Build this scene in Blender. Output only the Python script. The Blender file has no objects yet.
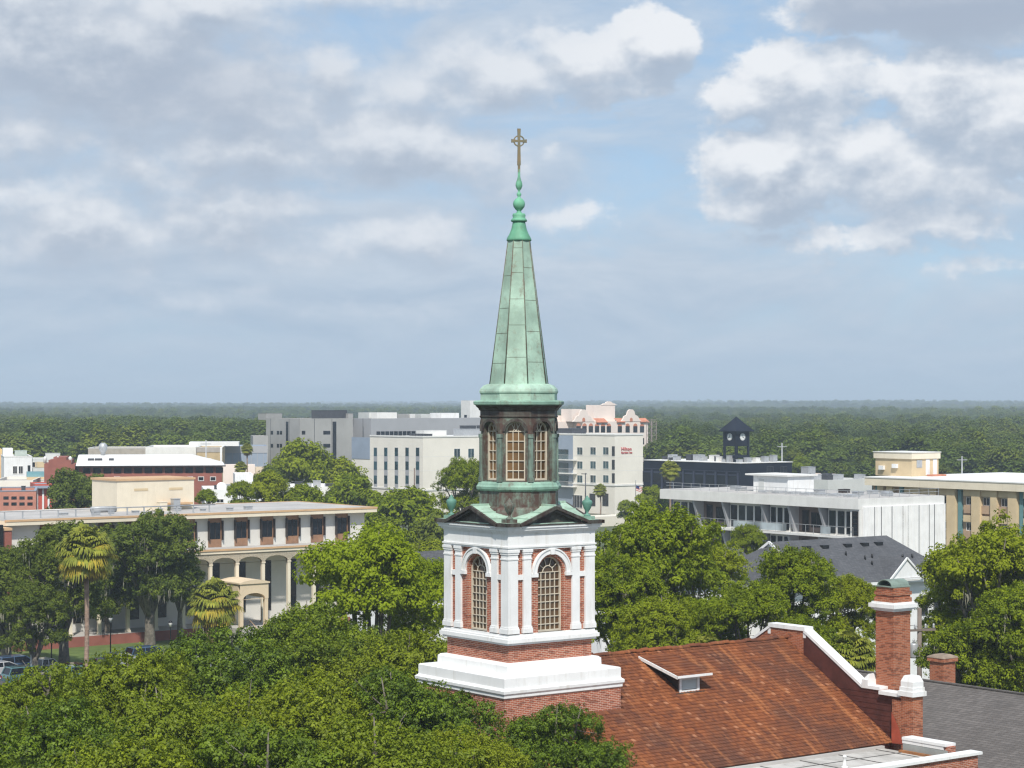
import bpy, math, random
import numpy as np
from mathutils import Vector, Matrix

R = math.radians
scene = bpy.context.scene
COL = scene.collection

# ------------------------------------------------------------------ camera
H = 24.0            # height of the drone above the street
F = 2069.0          # focal length in pixels (70 mm equivalent)
HZ = 403.0          # picture row of the horizon
cam_d = bpy.data.cameras.new('camera')
cam = bpy.data.objects.new('camera', cam_d)
COL.objects.link(cam)
cam.location = (0, 0, H)
cam.rotation_euler = (R(90), 0, 0)
cam_d.sensor_width = 36.0
cam_d.lens = F / 1024 * 36.0
cam_d.shift_y = (HZ - 384) / 1024
cam_d.clip_start = 1.0
cam_d.clip_end = 40000
scene.camera = cam

# ------------------------------------------------------------------ light
SUN_EL, SUN_DIR = R(49), (0.0, -1.0)      # sun behind the camera, to its right
SUN_STRENGTH = 3.45
SKY_STRENGTH = 0.10
SKY_GAIN = 0.785
EXPOSURE = 0.50
sd = bpy.data.lights.new('sun', 'SUN')
sd.energy = SUN_STRENGTH
sd.angle = R(2.0)
sd.color = (1.0, 0.955, 0.88)
sun = bpy.data.objects.new('sun', sd)
COL.objects.link(sun)
_n = math.hypot(*SUN_DIR)
_to_sun = Vector((SUN_DIR[0] / _n * math.cos(SUN_EL), SUN_DIR[1] / _n * math.cos(SUN_EL), math.sin(SUN_EL)))
sun.rotation_euler = _to_sun.to_track_quat('Z', 'Y').to_euler()
sun.location = (60, -100, 150)

scene.view_settings.view_transform = 'Standard'
scene.view_settings.look = 'None'
scene.view_settings.exposure = EXPOSURE
scene.view_settings.gamma = 1.0
scene.view_settings.use_curve_mapping = False
scene.render.engine = 'CYCLES'
cy = scene.cycles
cy.max_bounces = 5
cy.diffuse_bounces = 3
cy.glossy_bounces = 2
cy.transmission_bounces = 3
cy.volume_bounces = 0
cy.transparent_max_bounces = 4
cy.caustics_reflective = False
cy.caustics_refractive = False
cy.use_denoising = True
try:
    cy.denoiser = 'OPENIMAGEDENOISE'
except Exception:
    pass
cy.filter_width = 1.3


# ------------------------------------------------------------------ node arithmetic helper
class E:
    """a float socket in a node tree, with operators that add Math nodes"""
    def __init__(self, nt, s):
        self.nt, self.s = nt, s

    def _m(self, op, *a, clamp=False):
        n = self.nt.nodes.new('ShaderNodeMath')
        n.operation = op
        n.use_clamp = clamp
        for i, v in enumerate((self,) + a):
            if isinstance(v, E):
                self.nt.links.new(v.s, n.inputs[i])
            else:
                n.inputs[i].default_value = v
        return E(self.nt, n.outputs[0])

    def __add__(s, o): return s._m('ADD', o)
    def __sub__(s, o): return s._m('SUBTRACT', o)
    def __mul__(s, o): return s._m('MULTIPLY', o)
    def __truediv__(s, o): return s._m('DIVIDE', o)
    __radd__ = __add__
    __rmul__ = __mul__
    def __rsub__(s, o): return (s * -1.0) + o
    def max(s, o): return s._m('MAXIMUM', o)
    def min(s, o): return s._m('MINIMUM', o)
    def abs(s): return s._m('ABSOLUTE')
    def exp(s): return s._m('EXPONENT')
    def log(s): return s._m('LOGARITHM', math.e)
    def pow(s, p): return s._m('POWER', p)
    def sqrt(s): return s._m('SQRT')
    def sin(s): return s._m('SINE')
    def clamp(s): return s._m('ADD', 0.0, clamp=True)

    def step(s, a, b, lo=0.0, hi=1.0):
        n = s.nt.nodes.new('ShaderNodeMapRange')
        n.interpolation_type = 'SMOOTHSTEP'
        s.nt.links.new(s.s, n.inputs[0])
        n.inputs[1].default_value, n.inputs[2].default_value = a, b
        n.inputs[3].default_value, n.inputs[4].default_value = lo, hi
        return E(s.nt, n.outputs[0])


def combine(nt, x, y, z=0.0):
    n = nt.nodes.new('ShaderNodeCombineXYZ')
    for i, v in enumerate((x, y, z)):
        if isinstance(v, E):
            nt.links.new(v.s, n.inputs[i])
        else:
            n.inputs[i].default_value = v
    return n.outputs[0]


def noise(nt, vec, scale, detail=3.0, rough=0.55, w=None, out=0, dist=0.0):
    n = nt.nodes.new('ShaderNodeTexNoise')
    if w is not None:
        n.noise_dimensions = '4D'
        n.inputs['W'].default_value = w
    if vec is not None:
        nt.links.new(vec, n.inputs['Vector'])
    n.inputs['Scale'].default_value = scale
    n.inputs['Detail'].default_value = detail
    n.inputs['Roughness'].default_value = rough
    n.inputs['Distortion'].default_value = dist
    return E(nt, n.outputs[out])


def mixc(nt, fac, a, b, blend='MIX'):
    n = nt.nodes.new('ShaderNodeMix')
    n.data_type = 'RGBA'
    n.blend_type = blend
    if isinstance(fac, E):
        nt.links.new(fac.s, n.inputs[0])
    else:
        n.inputs[0].default_value = fac
    for i, v in ((6, a), (7, b)):
        if hasattr(v, 'links'):
            nt.links.new(v, n.inputs[i])
        else:
            n.inputs[i].default_value = (v[0], v[1], v[2], 1.0)
    return n.outputs[2]


# ------------------------------------------------------------------ sky with cumulus
world = bpy.data.worlds.new('World')
scene.world = world
world.use_nodes = True
wt = world.node_tree
wt.nodes.clear()


def cloud_group():
    """density of the cumulus field at a direction (a, e): azimuth and elevation in units of 1/2069 rad"""
    g = bpy.data.node_groups.new('cumulus', 'ShaderNodeTree')
    g.interface.new_socket('A', in_out='INPUT', socket_type='NodeSocketFloat')
    g.interface.new_socket('E', in_out='INPUT', socket_type='NodeSocketFloat')
    g.interface.new_socket('D', in_out='OUTPUT', socket_type='NodeSocketFloat')
    g.interface.new_socket('S', in_out='OUTPUT', socket_type='NodeSocketFloat')
    gi = g.nodes.new('NodeGroupInput')
    go = g.nodes.new('NodeGroupOutput')
    a, e = E(g, gi.outputs[0]), E(g, gi.outputs[1])
    v = combine(g, a * 0.010, e * 0.014, 3.7)
    wx = noise(g, v, 1.6, 3.0, 0.55) - 0.5
    wy = noise(g, combine(g, a * 0.010 + 7.3, e * 0.014, 1.1), 1.6, 3.0, 0.55) - 0.5
    aw, ew = a + wx * 70.0, e + wy * 46.0
    # (azimuth, elevation, half width, half height, weight)
    blobs = [(272, 312, 74, 46, 1.05), (330, 330, 60, 34, .8), (390, 322, 60, 26, .8), (430, 306, 60, 52, 1.15), (490, 268, 90, 60, 1.0),
             (256, 228, 72, 46, 1.1), (350, 236, 90, 44, .95), (445, 228, 90, 44, .9),
             (142, 354, 44, 30, 1.1), (80, 338, 80, 36, 1.0), (10, 325, 90, 36, .9), (-60, 310, 80, 28, .7),
             (112, 282, 26, 18, .58), (34, 250, 34, 22, .55),
             (-180, 322, 30, 26, .9), (-215, 300, 46, 20, .6), (-420, 336, 150, 56, 1.0), (-300, 296, 150, 44, .85), (-470, 388, 110, 46, .9),
             (-320, 386, 110, 34, .75), (-180, 405, 140, 20, .6), (-480, 262, 70, 30, .75), (-270, 256, 90, 34, .85), (-110, 252, 100, 38, .95), (-390, 232, 90, 30, .6),
             (-285, 192, 80, 30, .85), (-420, 164, 110, 36, .8), (-115, 164, 90, 26, .7), (-20, 222, 60, 24, .55), (-200, 150, 90, 20, .5),
             (420, 400, 130, 40, 1.5), (340, 162, 110, 24, .75), (430, 176, 80, 26, .75), (460, 132, 90, 18, .55), (200, 168, 60, 22, .5),
             (80, 180, 70, 24, .55), (100, 116, 100, 16, .38), (-330, 104, 120, 18, .42), (-480, 204, 60, 22, .55), (300, 112, 100, 14, .38), (-120, 90, 120, 14, .34)]
    tot = None
    for (ca, ce, ra, re, wt_) in blobs:
        dx = (aw - float(ca)) * (0.80 / ra)
        dy = (ew - float(ce)) * (0.78 / re)
        b = ((dx * dx + dy * dy) * -0.9).exp() * wt_
        tot = b if tot is None else tot.max(b)
    big = noise(g, combine(g, a * 0.010, e * 0.017, 9.0), 1.0, 3.0, 0.55) - 0.5
    fine = noise(g, combine(g, a * 0.017, e * 0.024, 2.0), 1.0, 10.0, 0.66) - 0.5
    soft = noise(g, combine(g, a * 0.017, e * 0.024, 2.0), 1.0, 4.0, 0.55) - 0.5
    left = 1.0 - a.step(-150.0, 120.0)
    base = tot + big * 0.66 + left * 0.20
    g.links.new((base + fine * 0.90).s, go.inputs[0])
    g.links.new((base + soft * 1.0).s, go.inputs[1])
    return g


def build_sky():
    nt = wt
    out = nt.nodes.new('ShaderNodeOutputWorld')
    bg = nt.nodes.new('ShaderNodeBackground')
    bg.inputs['Strength'].default_value = SKY_STRENGTH
    nt.links.new(bg.outputs[0], out.inputs['Surface'])
    sky = nt.nodes.new('ShaderNodeTexSky')
    sky.sky_type = 'NISHITA'
    sky.sun_disc = False
    sky.sun_elevation = SUN_EL
    sky.sun_rotation = math.atan2(SUN_DIR[0], SUN_DIR[1])
    sky.altitude = 30
    sky.air_density = 1.0
    sky.dust_density = 0.5
    sky.ozone_density = 1.6
    tc = nt.nodes.new('ShaderNodeTexCoord')
    sep = nt.nodes.new('ShaderNodeSeparateXYZ')
    nt.links.new(tc.outputs['Generated'], sep.inputs[0])
    x, y, z = (E(nt, sep.outputs[i]) for i in range(3))
    az = x._m('ARCTAN2', y.abs())
    el = z._m('ARCSINE')
    a, e = az * F, el * F
    grp = cloud_group()

    def dens(aa, ee):
        n = nt.nodes.new('ShaderNodeGroup')
        n.node_tree = grp
        nt.links.new(aa.s, n.inputs[0])
        nt.links.new(ee.s, n.inputs[1])
        return E(nt, n.outputs[0]), E(nt, n.outputs[1])

    d0, s0 = dens(a, e)
    d1, s1 = dens(a - 4.0, e + 26.0)
    low = e.step(10.0, 170.0)                          # towards the horizon everything melts into haze
    crisp = a.step(-60.0, 160.0)
    cover = d0.step(0.22, 0.95) * (1.0 - crisp) + d0.step(0.45, 0.68) * crisp
    lit = ((s0 - s1) * 0.80 + (d0 - d1) * 0.42 + 0.12 + crisp * 0.08).step(-0.26, 0.66)
    core = s0.step(0.60, 1.20)
    # stratus veil between the cumuli, denser on the left
    right = a.step(-150.0, 260.0)
    v1 = noise(nt, combine(nt, a * 0.0042, e * 0.0125, 5.0), 1.0, 6.0, 0.62, dist=0.4)
    v2 = noise(nt, combine(nt, a * 0.0042 + .02, e * 0.0125 + 0.17, 5.0), 1.0, 6.0, 0.62, dist=0.4)
    veil = (v1.step(0.28, 0.60) * 0.80 + 0.26 - right * 0.38 + (1.0 - e.step(60.0, 300.0)) * 0.38).clamp()
    vlit = ((v1 - v2) * 2.4 + 0.42).clamp()
    K = 1.0 / SKY_STRENGTH * SKY_GAIN

    def col(r, g_, b_):
        return (r * K, g_ * K, b_ * K)
    skyc = mixc(nt, 0.70, sky.outputs[0], col(0.295, 0.462, 0.68))
    vc = mixc(nt, vlit, col(0.375, 0.465, 0.590), col(0.58, 0.64, 0.715))
    c = mixc(nt, veil * 0.90, skyc, vc)
    cc = mixc(nt, lit, col(0.40, 0.475, 0.580), col(0.79, 0.81, 0.84))
    cc = mixc(nt, 0.34 - crisp * 0.34, cc, col(0.50, 0.565, 0.655))
    cc = mixc(nt, core * (1.0 - lit).clamp() * 0.60, cc, col(0.315, 0.375, 0.475))
    # two banks seen from their shaded side: top right corner and upper left
    bank1 = a.step(270.0, 330.0) * e.step(345.0, 372.0)
    bx_, by_ = (a + 330.0) * (1.0 / 150.0), (e - 312.0) * (1.0 / 44.0)
    bank2 = ((bx_ * bx_ + by_ * by_) * -1.0).exp() * 0.62
    cc = mixc(nt, bank1.max(bank2) * 0.85, cc, col(0.37, 0.43, 0.53))
    c = mixc(nt, cover * (low * 0.46 + 0.50), c, cc)
    # horizon haze
    hz = (1.0 - e.abs().step(-20.0, 150.0)) * 0.70
    c = mixc(nt, hz, c, col(0.385, 0.502, 0.635))
    nt.links.new(c, bg.inputs['Color'])


build_sky()
world.cycles.sampling_method = 'MANUAL'
world.cycles.sample_map_resolution = 128


# ------------------------------------------------------------------ street grid
TH = R(37.0)                                  # every street of the town follows this grid
U = Vector((math.cos(TH), math.sin(TH), 0))   # to the right, away from the camera
V = Vector((-math.sin(TH), math.cos(TH), 0))  # to the left, away from the camera


def at(px, D, z=0.0):
    """world point at picture column px and distance D"""
    return Vector(((px - 512) / F * D, D, z))


def zat(py, D):
    return H - (py - HZ) * D / F


def along(p, d, px):
    """how far from p along direction d the picture column px is reached"""
    k = (px - 512) / F
    return (k * p.y - p.x) / (d.x - k * d.y)


# ------------------------------------------------------------------ mesh builder
class MB:
    def __init__(self):
        self.v, self.f, self.sm, self.tone = [], [], [], []
        self.M = Matrix.Identity(4)
        self.t = 0.5

    def add(self, vs, fs, smooth=False):
        o = len(self.v)
        M = self.M
        self.v.extend([tuple(M @ Vector(p)) for p in vs])
        self.f.extend([tuple(i + o for i in f) for f in fs])
        self.sm.extend([smooth] * len(fs))
        self.tone.extend([self.t] * len(fs))
        return self

    def box(self, a, b):
        x0, y0, z0 = (min(a[i], b[i]) for i in range(3))
        x1, y1, z1 = (max(a[i], b[i]) for i in range(3))
        return self.add([(x0, y0, z0), (x1, y0, z0), (x1, y1, z0), (x0, y1, z0), (x0, y0, z1), (x1, y0, z1), (x1, y1, z1), (x0, y1, z1)],
                        [(0, 3, 2, 1), (4, 5, 6, 7), (0, 1, 5, 4), (1, 2, 6, 5), (2, 3, 7, 6), (3, 0, 4, 7)])

    def cbox(self, c, s):
        return self.box([c[i] - s[i] / 2 for i in range(3)], [c[i] + s[i] / 2 for i in range(3)])

    def quad(self, *p):
        return self.add(p, [tuple(range(len(p)))])

    def prism(self, poly, z0, z1):
        n = len(poly)
        vs = [(p[0], p[1], z0) for p in poly] + [(p[0], p[1], z1) for p in poly]
        fs = [tuple(range(n - 1, -1, -1)), tuple(range(n, 2 * n))] + [(i, (i + 1) % n, n + (i + 1) % n, n + i) for i in range(n)]
        return self.add(vs, fs)

    def frustum(self, rings, closed=True, smooth=False):
        """rings: list of lists of points, same count"""
        n = len(rings[0])
        vs = [p for r in rings for p in r]
        fs = []
        for k in range(len(rings) - 1):
            for i in range(n):
                j = (i + 1) % n
                fs.append((k * n + i, k * n + j, (k + 1) * n + j, (k + 1) * n + i))
        if closed:
            fs.append(tuple(range(n - 1, -1, -1)))
            fs.append(tuple((len(rings) - 1) * n + i for i in range(n)))
        return self.add(vs, fs, smooth)

    def lathe(self, prof, n=16, c=(0, 0, 0), rot=0.0, smooth=True):
        rings = [[(c[0] + r * math.cos(rot + 2 * math.pi * i / n), c[1] + r * math.sin(rot + 2 * math.pi * i / n), c[2] + z) for i in range(n)]
                 for r, z in prof]
        return self.frustum(rings, True, smooth)

    def tube(self, pts, rad, n=7, smooth=True):
        pts = [Vector(p) for p in pts]
        if not hasattr(rad, '__len__'):
            rad = [rad] * len(pts)
        rings = []
        for i, p in enumerate(pts):
            d = (pts[min(i + 1, len(pts) - 1)] - pts[max(i - 1, 0)]).normalized()
            a = d.cross(Vector((0, 0, 1)))
            if a.length < 0.1:
                a = d.cross(Vector((1, 0, 0)))
            a.normalize()
            b = d.cross(a)
            rings.append([tuple(p + (a * math.cos(2 * math.pi * k / n) + b * math.sin(2 * math.pi * k / n)) * rad[i]) for k in range(n)])
        return self.frustum(rings, True, smooth)

    def beam(self, p0, p1, w, h):
        """straight bar of rectangular section, w sideways and h upwards"""
        p0, p1 = Vector(p0), Vector(p1)
        d = (p1 - p0).normalized()
        a = d.cross(Vector((0, 0, 1)))
        if a.length < 0.05:
            a = Vector((1, 0, 0))
        a.normalize()
        b = a.cross(d)
        r = [[tuple(p + a * sx * w / 2 + b * sz * h / 2) for sx, sz in ((-1, -1), (1, -1), (1, 1), (-1, 1))] for p in (p0, p1)]
        return self.frustum(r)

    def arch_ring(self, cx, cz, r0, r1, y0, y1, n=16, a0=0.0, a1=math.pi):
        vs, fs = [], []
        for i in range(n + 1):
            t = a0 + (a1 - a0) * i / n
            c, s = math.cos(t), math.sin(t)
            for (r, y) in ((r0, y0), (r1, y0), (r1, y1), (r0, y1)):
                vs.append((cx + r * c, y, cz + r * s))
        for i in range(n):
            o, q = 4 * i, 4 * i + 4
            for k in range(4):
                fs.append((o + k, o + (k + 1) % 4, q + (k + 1) % 4, q + k))
        fs.append((0, 1, 2, 3))
        fs.append((4 * n + 3, 4 * n + 2, 4 * n + 1, 4 * n))
        return self.add(vs, fs)

    def arch_wall(self, x0, x1, z0, z1, cx, hw, oz, spring, depth, rise=None, n=14, y=0.0):
        """wall in the plane y, facing -y, with a round headed opening, and its reveal"""
        rise = hw if rise is None else rise
        if oz > z0:
            self.quad((x0, y, z0), (x1, y, z0), (x1, y, oz), (x0, y, oz))
        self.quad((x0, y, oz), (cx - hw, y, oz), (cx - hw, y, z1), (x0, y, z1))
        self.quad((cx + hw, y, oz), (x1, y, oz), (x1, y, z1), (cx + hw, y, z1))
        pts = [(cx - hw * math.cos(math.pi * i / n), spring + rise * math.sin(math.pi * i / n)) for i in range(n + 1)]
        for i in range(n):
            (ax, az), (bx, bz) = pts[i], pts[i + 1]
            self.quad((ax, y, az), (bx, y, bz), (bx, y, z1), (ax, y, z1))
        line = [(cx - hw, oz)] + pts + [(cx + hw, oz)]
        for i in range(len(line)):
            (ax, az), (bx, bz) = line[i], line[(i + 1) % len(line)]
            self.quad((ax, y, az), (ax, y + depth, az), (bx, y + depth, bz), (bx, y, bz))
        return self

    def build(self, name, mat, parent=None, loc=None, rotz=0.0):
        me = bpy.data.meshes.new(name)
        me.from_pydata(self.v, [], self.f)
        me.polygons.foreach_set('use_smooth', self.sm)
        at_ = me.attributes.new('tone', 'FLOAT', 'FACE')
        at_.data.foreach_set('value', self.tone)
        me.materials.append(mat)
        me.update()
        o = bpy.data.objects.new(name, me)
        COL.objects.link(o)
        if parent is not None:
            o.parent = parent
        if loc is not None:
            o.location = loc
            o.rotation_euler = (0, 0, rotz)
        return o


def fast_mesh(name, verts, quads, tone, mat):
    me = bpy.data.meshes.new(name)
    nv, nq = len(verts), len(quads)
    me.vertices.add(nv)
    me.vertices.foreach_set('co', np.asarray(verts, np.float32).ravel())
    me.loops.add(nq * 4)
    me.loops.foreach_set('vertex_index', np.asarray(quads, np.int32).ravel())
    me.polygons.add(nq)
    me.polygons.foreach_set('loop_start', np.arange(0, nq * 4, 4, dtype=np.int32))
    at_ = me.attributes.new('tone', 'FLOAT', 'FACE')
    at_.data.foreach_set('value', np.asarray(tone, np.float32))
    me.materials.append(mat)
    me.update(calc_edges=True)
    me.validate()
    return me


# ------------------------------------------------------------------ things, parts, labels
def tag(o, label, cat=None, group=None, kind=None):
    if label:
        o['label'] = label
    if cat:
        o['category'] = cat
    if group:
        o['group'] = group
    if kind:
        o['kind'] = kind
    return o


def thing(name, label, cat, loc=(0, 0, 0), rotz=0.0, group=None):
    o = bpy.data.objects.new(name, None)
    COL.objects.link(o)
    o.empty_display_size = 0.5
    o.location = loc
    o.rotation_euler = (0, 0, rotz)
    return tag(o, label, cat, group)


def grid_thing(name, label, cat, p, group=None):
    return thing(name, label, cat, (p.x, p.y, 0), TH, group)


def part(name, mesh, parent):
    o = bpy.data.objects.new(name, mesh)
    COL.objects.link(o)
    o.parent = parent
    return o


def copy_tree(o, parent=None):
    c = o.copy()
    COL.objects.link(c)
    c.parent = parent
    for ch in list(o.children):
        copy_tree(ch, c)
    return c


# ------------------------------------------------------------------ materials
MATS = {}


def new_mat(name):
    m = bpy.data.materials.new(name)
    m.use_nodes = True
    nt = m.node_tree
    b = nt.nodes['Principled BSDF']
    return m, nt, b


def objvec(nt):
    n = nt.nodes.new('ShaderNodeTexCoord')
    return n.outputs['Object']


def bump(nt, b, h, strength=0.4, dist=0.02):
    n = nt.nodes.new('ShaderNodeBump')
    n.inputs['Strength'].default_value = strength
    n.inputs['Distance'].default_value = dist
    nt.links.new(h.s, n.inputs['Height'])
    nt.links.new(n.outputs[0], b.inputs['Normal'])


def plain(name, col, rough=0.7, var=0.12, scale=0.8, metal=0.0, dirt=0.0, dirtcol=(0.12, 0.10, 0.08), spec=0.4):
    """painted / cast surface: base colour, slow blotches, optional streaky weathering"""
    if name in MATS:
        return MATS[name]
    m, nt, b = new_mat(name)
    v = objvec(nt)
    n1 = noise(nt, v, scale, 5.0, 0.6)
    lo = tuple(c * (1 - var) for c in col)
    hi = tuple(min(1, c * (1 + var)) for c in col)
    c = mixc(nt, n1.step(0.3, 0.7), lo, hi)
    if dirt > 0:
        mp = nt.nodes.new('ShaderNodeMapping')
        mp.inputs['Scale'].default_value = (2.2, 2.2, 0.25)
        nt.links.new(v, mp.inputs['Vector'])
        n2 = noise(nt, mp.outputs[0], 1.6, 6.0, 0.65)
        c = mixc(nt, n2.step(0.50, 0.78) * dirt, c, dirtcol)
    nt.links.new(c, b.inputs['Base Color'])
    b.inputs['Roughness'].default_value = rough
    b.inputs['Metallic'].default_value = metal
    b.inputs['Specular IOR Level'].default_value = spec
    MATS[name] = m
    return m


def brick(name, c1, c2, mortar, bw=0.25, bh=0.082, ms=0.011, dark=0.15):
    if name in MATS:
        return MATS[name]
    m, nt, b = new_mat(name)
    sep = nt.nodes.new('ShaderNodeSeparateXYZ')
    nt.links.new(objvec(nt), sep.inputs[0])
    x, y, z = (E(nt, sep.outputs[i]) for i in range(3))
    vec = combine(nt, x + y, z, 0.0)
    br = nt.nodes.new('ShaderNodeTexBrick')
    nt.links.new(vec, br.inputs['Vector'])
    br.inputs['Color1'].default_value = (*c1, 1)
    br.inputs['Color2'].default_value = (*c2, 1)
    br.inputs['Mortar'].default_value = (*mortar, 1)
    br.inputs['Scale'].default_value = 1.0
    br.inputs['Brick Width'].default_value = bw
    br.inputs['Row Height'].default_value = bh
    br.inputs['Mortar Size'].default_value = ms
    br.inputs['Mortar Smooth'].default_value = 0.2
    br.inputs['Bias'].default_value = -0.1
    # a second, coarser draw of dark headers
    cell = nt.nodes.new('ShaderNodeTexWhiteNoise')
    cell.noise_dimensions = '2D'
    row = (z * (1.0 / bh))._m('FLOOR')
    off = row._m('FLOORED_MODULO', 2.0) * 0.5
    cx = ((x + y) * (1.0 / bw) + off)._m('FLOOR')
    nt.links.new(combine(nt, cx, row, 0.0), cell.inputs['Vector'])
    wn = E(nt, cell.outputs['Value'])
    n1 = noise(nt, objvec(nt), 0.7, 4.0, 0.6)
    c = mixc(nt, wn.step(0.80, 0.86) * dark * 5.0, br.outputs['Color'], (c1[0] * 0.30, c1[1] * 0.30, c1[2] * 0.34))
    c = mixc(nt, n1.step(0.35, 0.75) * 0.25, c, (c1[0] * 0.7, c1[1] * 0.72, c1[2] * 0.75))
    nt.links.new(c, b.inputs['Base Color'])
    b.inputs['Roughness'].default_value = 0.85
    bump(nt, b, E(nt, br.outputs['Fac']) * -1.0, 0.5, 0.01)
    MATS[name] = m
    return m


def patina(name, green, brown, amount, streak=0.5):
    """weathered copper: verdigris with brown run-off streaks"""
    m, nt, b = new_mat(name)
    v = objvec(nt)
    mp = nt.nodes.new('ShaderNodeMapping')
    mp.inputs['Scale'].default_value = (2.6, 2.6, 0.5)
    nt.links.new(v, mp.inputs['Vector'])
    n1 = noise(nt, mp.outputs[0], 1.3, 6.0, 0.65)
    n2 = noise(nt, v, 1.1, 5.0, 0.6)
    n3 = noise(nt, v, 5.0, 6.0, 0.7)
    g = mixc(nt, n2.step(0.3, 0.7), tuple(c * 0.74 for c in green), tuple(min(1, c * 1.18) for c in green))
    g = mixc(nt, n3.step(0.55, 0.8) * 0.35, g, (green[0] * 1.5, green[1] * 1.25, green[2] * 1.25))
    f = (n1 * streak + n3 * (1 - streak)).step(amount - 0.10, amount + 0.14)
    c = mixc(nt, f, g, brown)
    nt.links.new(c, b.inputs['Base Color'])
    b.inputs['Roughness'].default_value = 0.62
    b.inputs['Specular IOR Level'].default_value = 0.35
    bump(nt, b, n3, 0.15, 0.02)
    return m


def leafmat(name, dark, light, warm=None, trans=0.25, gloss=0.35, patch=False):
    """leaf surface; each leaf has its own tone, each tree its own cast"""
    m, nt, b = new_mat(name)
    a = nt.nodes.new('ShaderNodeAttribute')
    a.attribute_name = 'tone'
    t = E(nt, a.outputs['Fac'])
    oi = nt.nodes.new('ShaderNodeObjectInfo')
    rnd = E(nt, oi.outputs['Random'])
    c = mixc(nt, t.clamp(), dark, light)
    if warm:
        c = mixc(nt, (rnd.step(0.35, 1.0) * 0.75), c, warm)
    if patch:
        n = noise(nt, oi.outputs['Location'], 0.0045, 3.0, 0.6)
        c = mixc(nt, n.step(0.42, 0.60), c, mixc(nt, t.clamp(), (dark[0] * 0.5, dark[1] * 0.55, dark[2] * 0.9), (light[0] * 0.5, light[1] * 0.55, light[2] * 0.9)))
    nt.links.new(c, b.inputs['Base Color'])
    b.inputs['Roughness'].default_value = 0.55
    b.inputs['Specular IOR Level'].default_value = gloss * 0.4
    if trans > 0:
        tr = nt.nodes.new('ShaderNodeBsdfTranslucent')
        tc = mixc(nt, 0.5, c, (light[0] * 1.5, light[1] * 1.5, light[2] * 0.8))
        nt.links.new(tc, tr.inputs['Color'])
        ms = nt.nodes.new('ShaderNodeMixShader')
        ms.inputs[0].default_value = trans
        nt.links.new(b.outputs[0], ms.inputs[1])
        nt.links.new(tr.outputs[0], ms.inputs[2])
        nt.links.new(ms.outputs[0], nt.nodes['Material Output'].inputs['Surface'])
    return m


def glassmat(name, col=(0.02, 0.025, 0.03), rough=0.06):
    if name in MATS:
        return MATS[name]
    m, nt, b = new_mat(name)
    n = noise(nt, objvec(nt), 0.35, 2.0, 0.5)
    nt.links.new(mixc(nt, n.step(0.35, 0.65), tuple(c * 0.5 for c in col), tuple(c * 1.5 for c in col)), b.inputs['Base Color'])
    b.inputs['Roughness'].default_value = rough
    b.inputs['Specular IOR Level'].default_value = 0.5
    MATS[name] = m
    return m


WHITE = plain('white_paint', (0.76, 0.76, 0.75), 0.65, 0.05, 0.9, dirt=0.60, dirtcol=(0.54, 0.51, 0.46))
OFFWHITE = plain('off_white_paint', (0.70, 0.69, 0.66), 0.7, 0.06, 0.6, dirt=0.2, dirtcol=(0.42, 0.39, 0.34))
CREAM = plain('cream_stucco', (0.72, 0.64, 0.50), 0.8, 0.05, 0.5, dirt=0.2, dirtcol=(0.45, 0.36, 0.24))
IVORY = plain('ivory_stucco', (0.74, 0.70, 0.62), 0.8, 0.05, 0.2, dirt=0.14, dirtcol=(0.45, 0.40, 0.32))
TAN = plain('tan_stucco', (0.60, 0.47, 0.29), 0.8, 0.07, 0.5, dirt=0.15, dirtcol=(0.33, 0.25, 0.16))
PALEGREY = plain('pale_grey_stucco', (0.56, 0.57, 0.55), 0.8, 0.05, 0.5, dirt=0.15, dirtcol=(0.36, 0.36, 0.34))
CONCRETE = plain('grey_concrete', (0.33, 0.325, 0.31), 0.85, 0.10, 0.15, dirt=0.25, dirtcol=(0.2, 0.19, 0.18))
MIDGREY = plain('mid_grey_panel', (0.34, 0.345, 0.36), 0.7, 0.05, 0.2)
BLUEGREY = plain('blue_grey_panel', (0.26, 0.31, 0.38), 0.6, 0.05, 0.3)
DARKGREY = plain('dark_grey_metal', (0.05, 0.052, 0.06), 0.5, 0.15, 1.0)
NAVY = plain('navy_metal', (0.012, 0.016, 0.028), 0.6, 0.2, 0.4, spec=0.15)
BLACK = plain('black_metal', (0.012, 0.012, 0.013), 0.4, 0.2, 1.0)
GALV = plain('galvanised_metal', (0.42, 0.43, 0.44), 0.45, 0.1, 2.0, metal=0.3)
ROOFWHITE = plain('white_roof_membrane', (0.72, 0.71, 0.69), 0.8, 0.08, 0.15, dirt=0.0)
ROOFGREY = plain('grey_roof_gravel', (0.42, 0.40, 0.38), 0.9, 0.14, 0.25)
BROWNPANEL = plain('brown_panel', (0.28, 0.155, 0.09), 0.7, 0.15, 1.5)
DARKBROWN = plain('dark_brown_trim', (0.028, 0.020, 0.017), 0.5, 0.2, 1.0)
TANTRIM = plain('tan_trim', (0.56, 0.36, 0.20), 0.75, 0.08, 0.8)
PINK = plain('pink_stucco', (0.76, 0.66, 0.59), 0.8, 0.04, 0.2)
TERRA = plain('terracotta_tile', (0.50, 0.20, 0.12), 0.8, 0.15, 1.0)
TEAL = plain('teal_paint', (0.12, 0.25, 0.27), 0.6, 0.08, 0.6)
ASPHALT = plain('asphalt', (0.075, 0.075, 0.078), 0.9, 0.15, 0.2)
PAVING = plain('pale_paving', (0.42, 0.40, 0.37), 0.9, 0.1, 0.4)
REDPAINT = plain('red_paint', (0.45, 0.09, 0.06), 0.7, 0.1, 0.6)
GLASS = glassmat('window_glass')
GLASSBLUE = glassmat('bluish_window_glass', (0.015, 0.05, 0.06))
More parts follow.
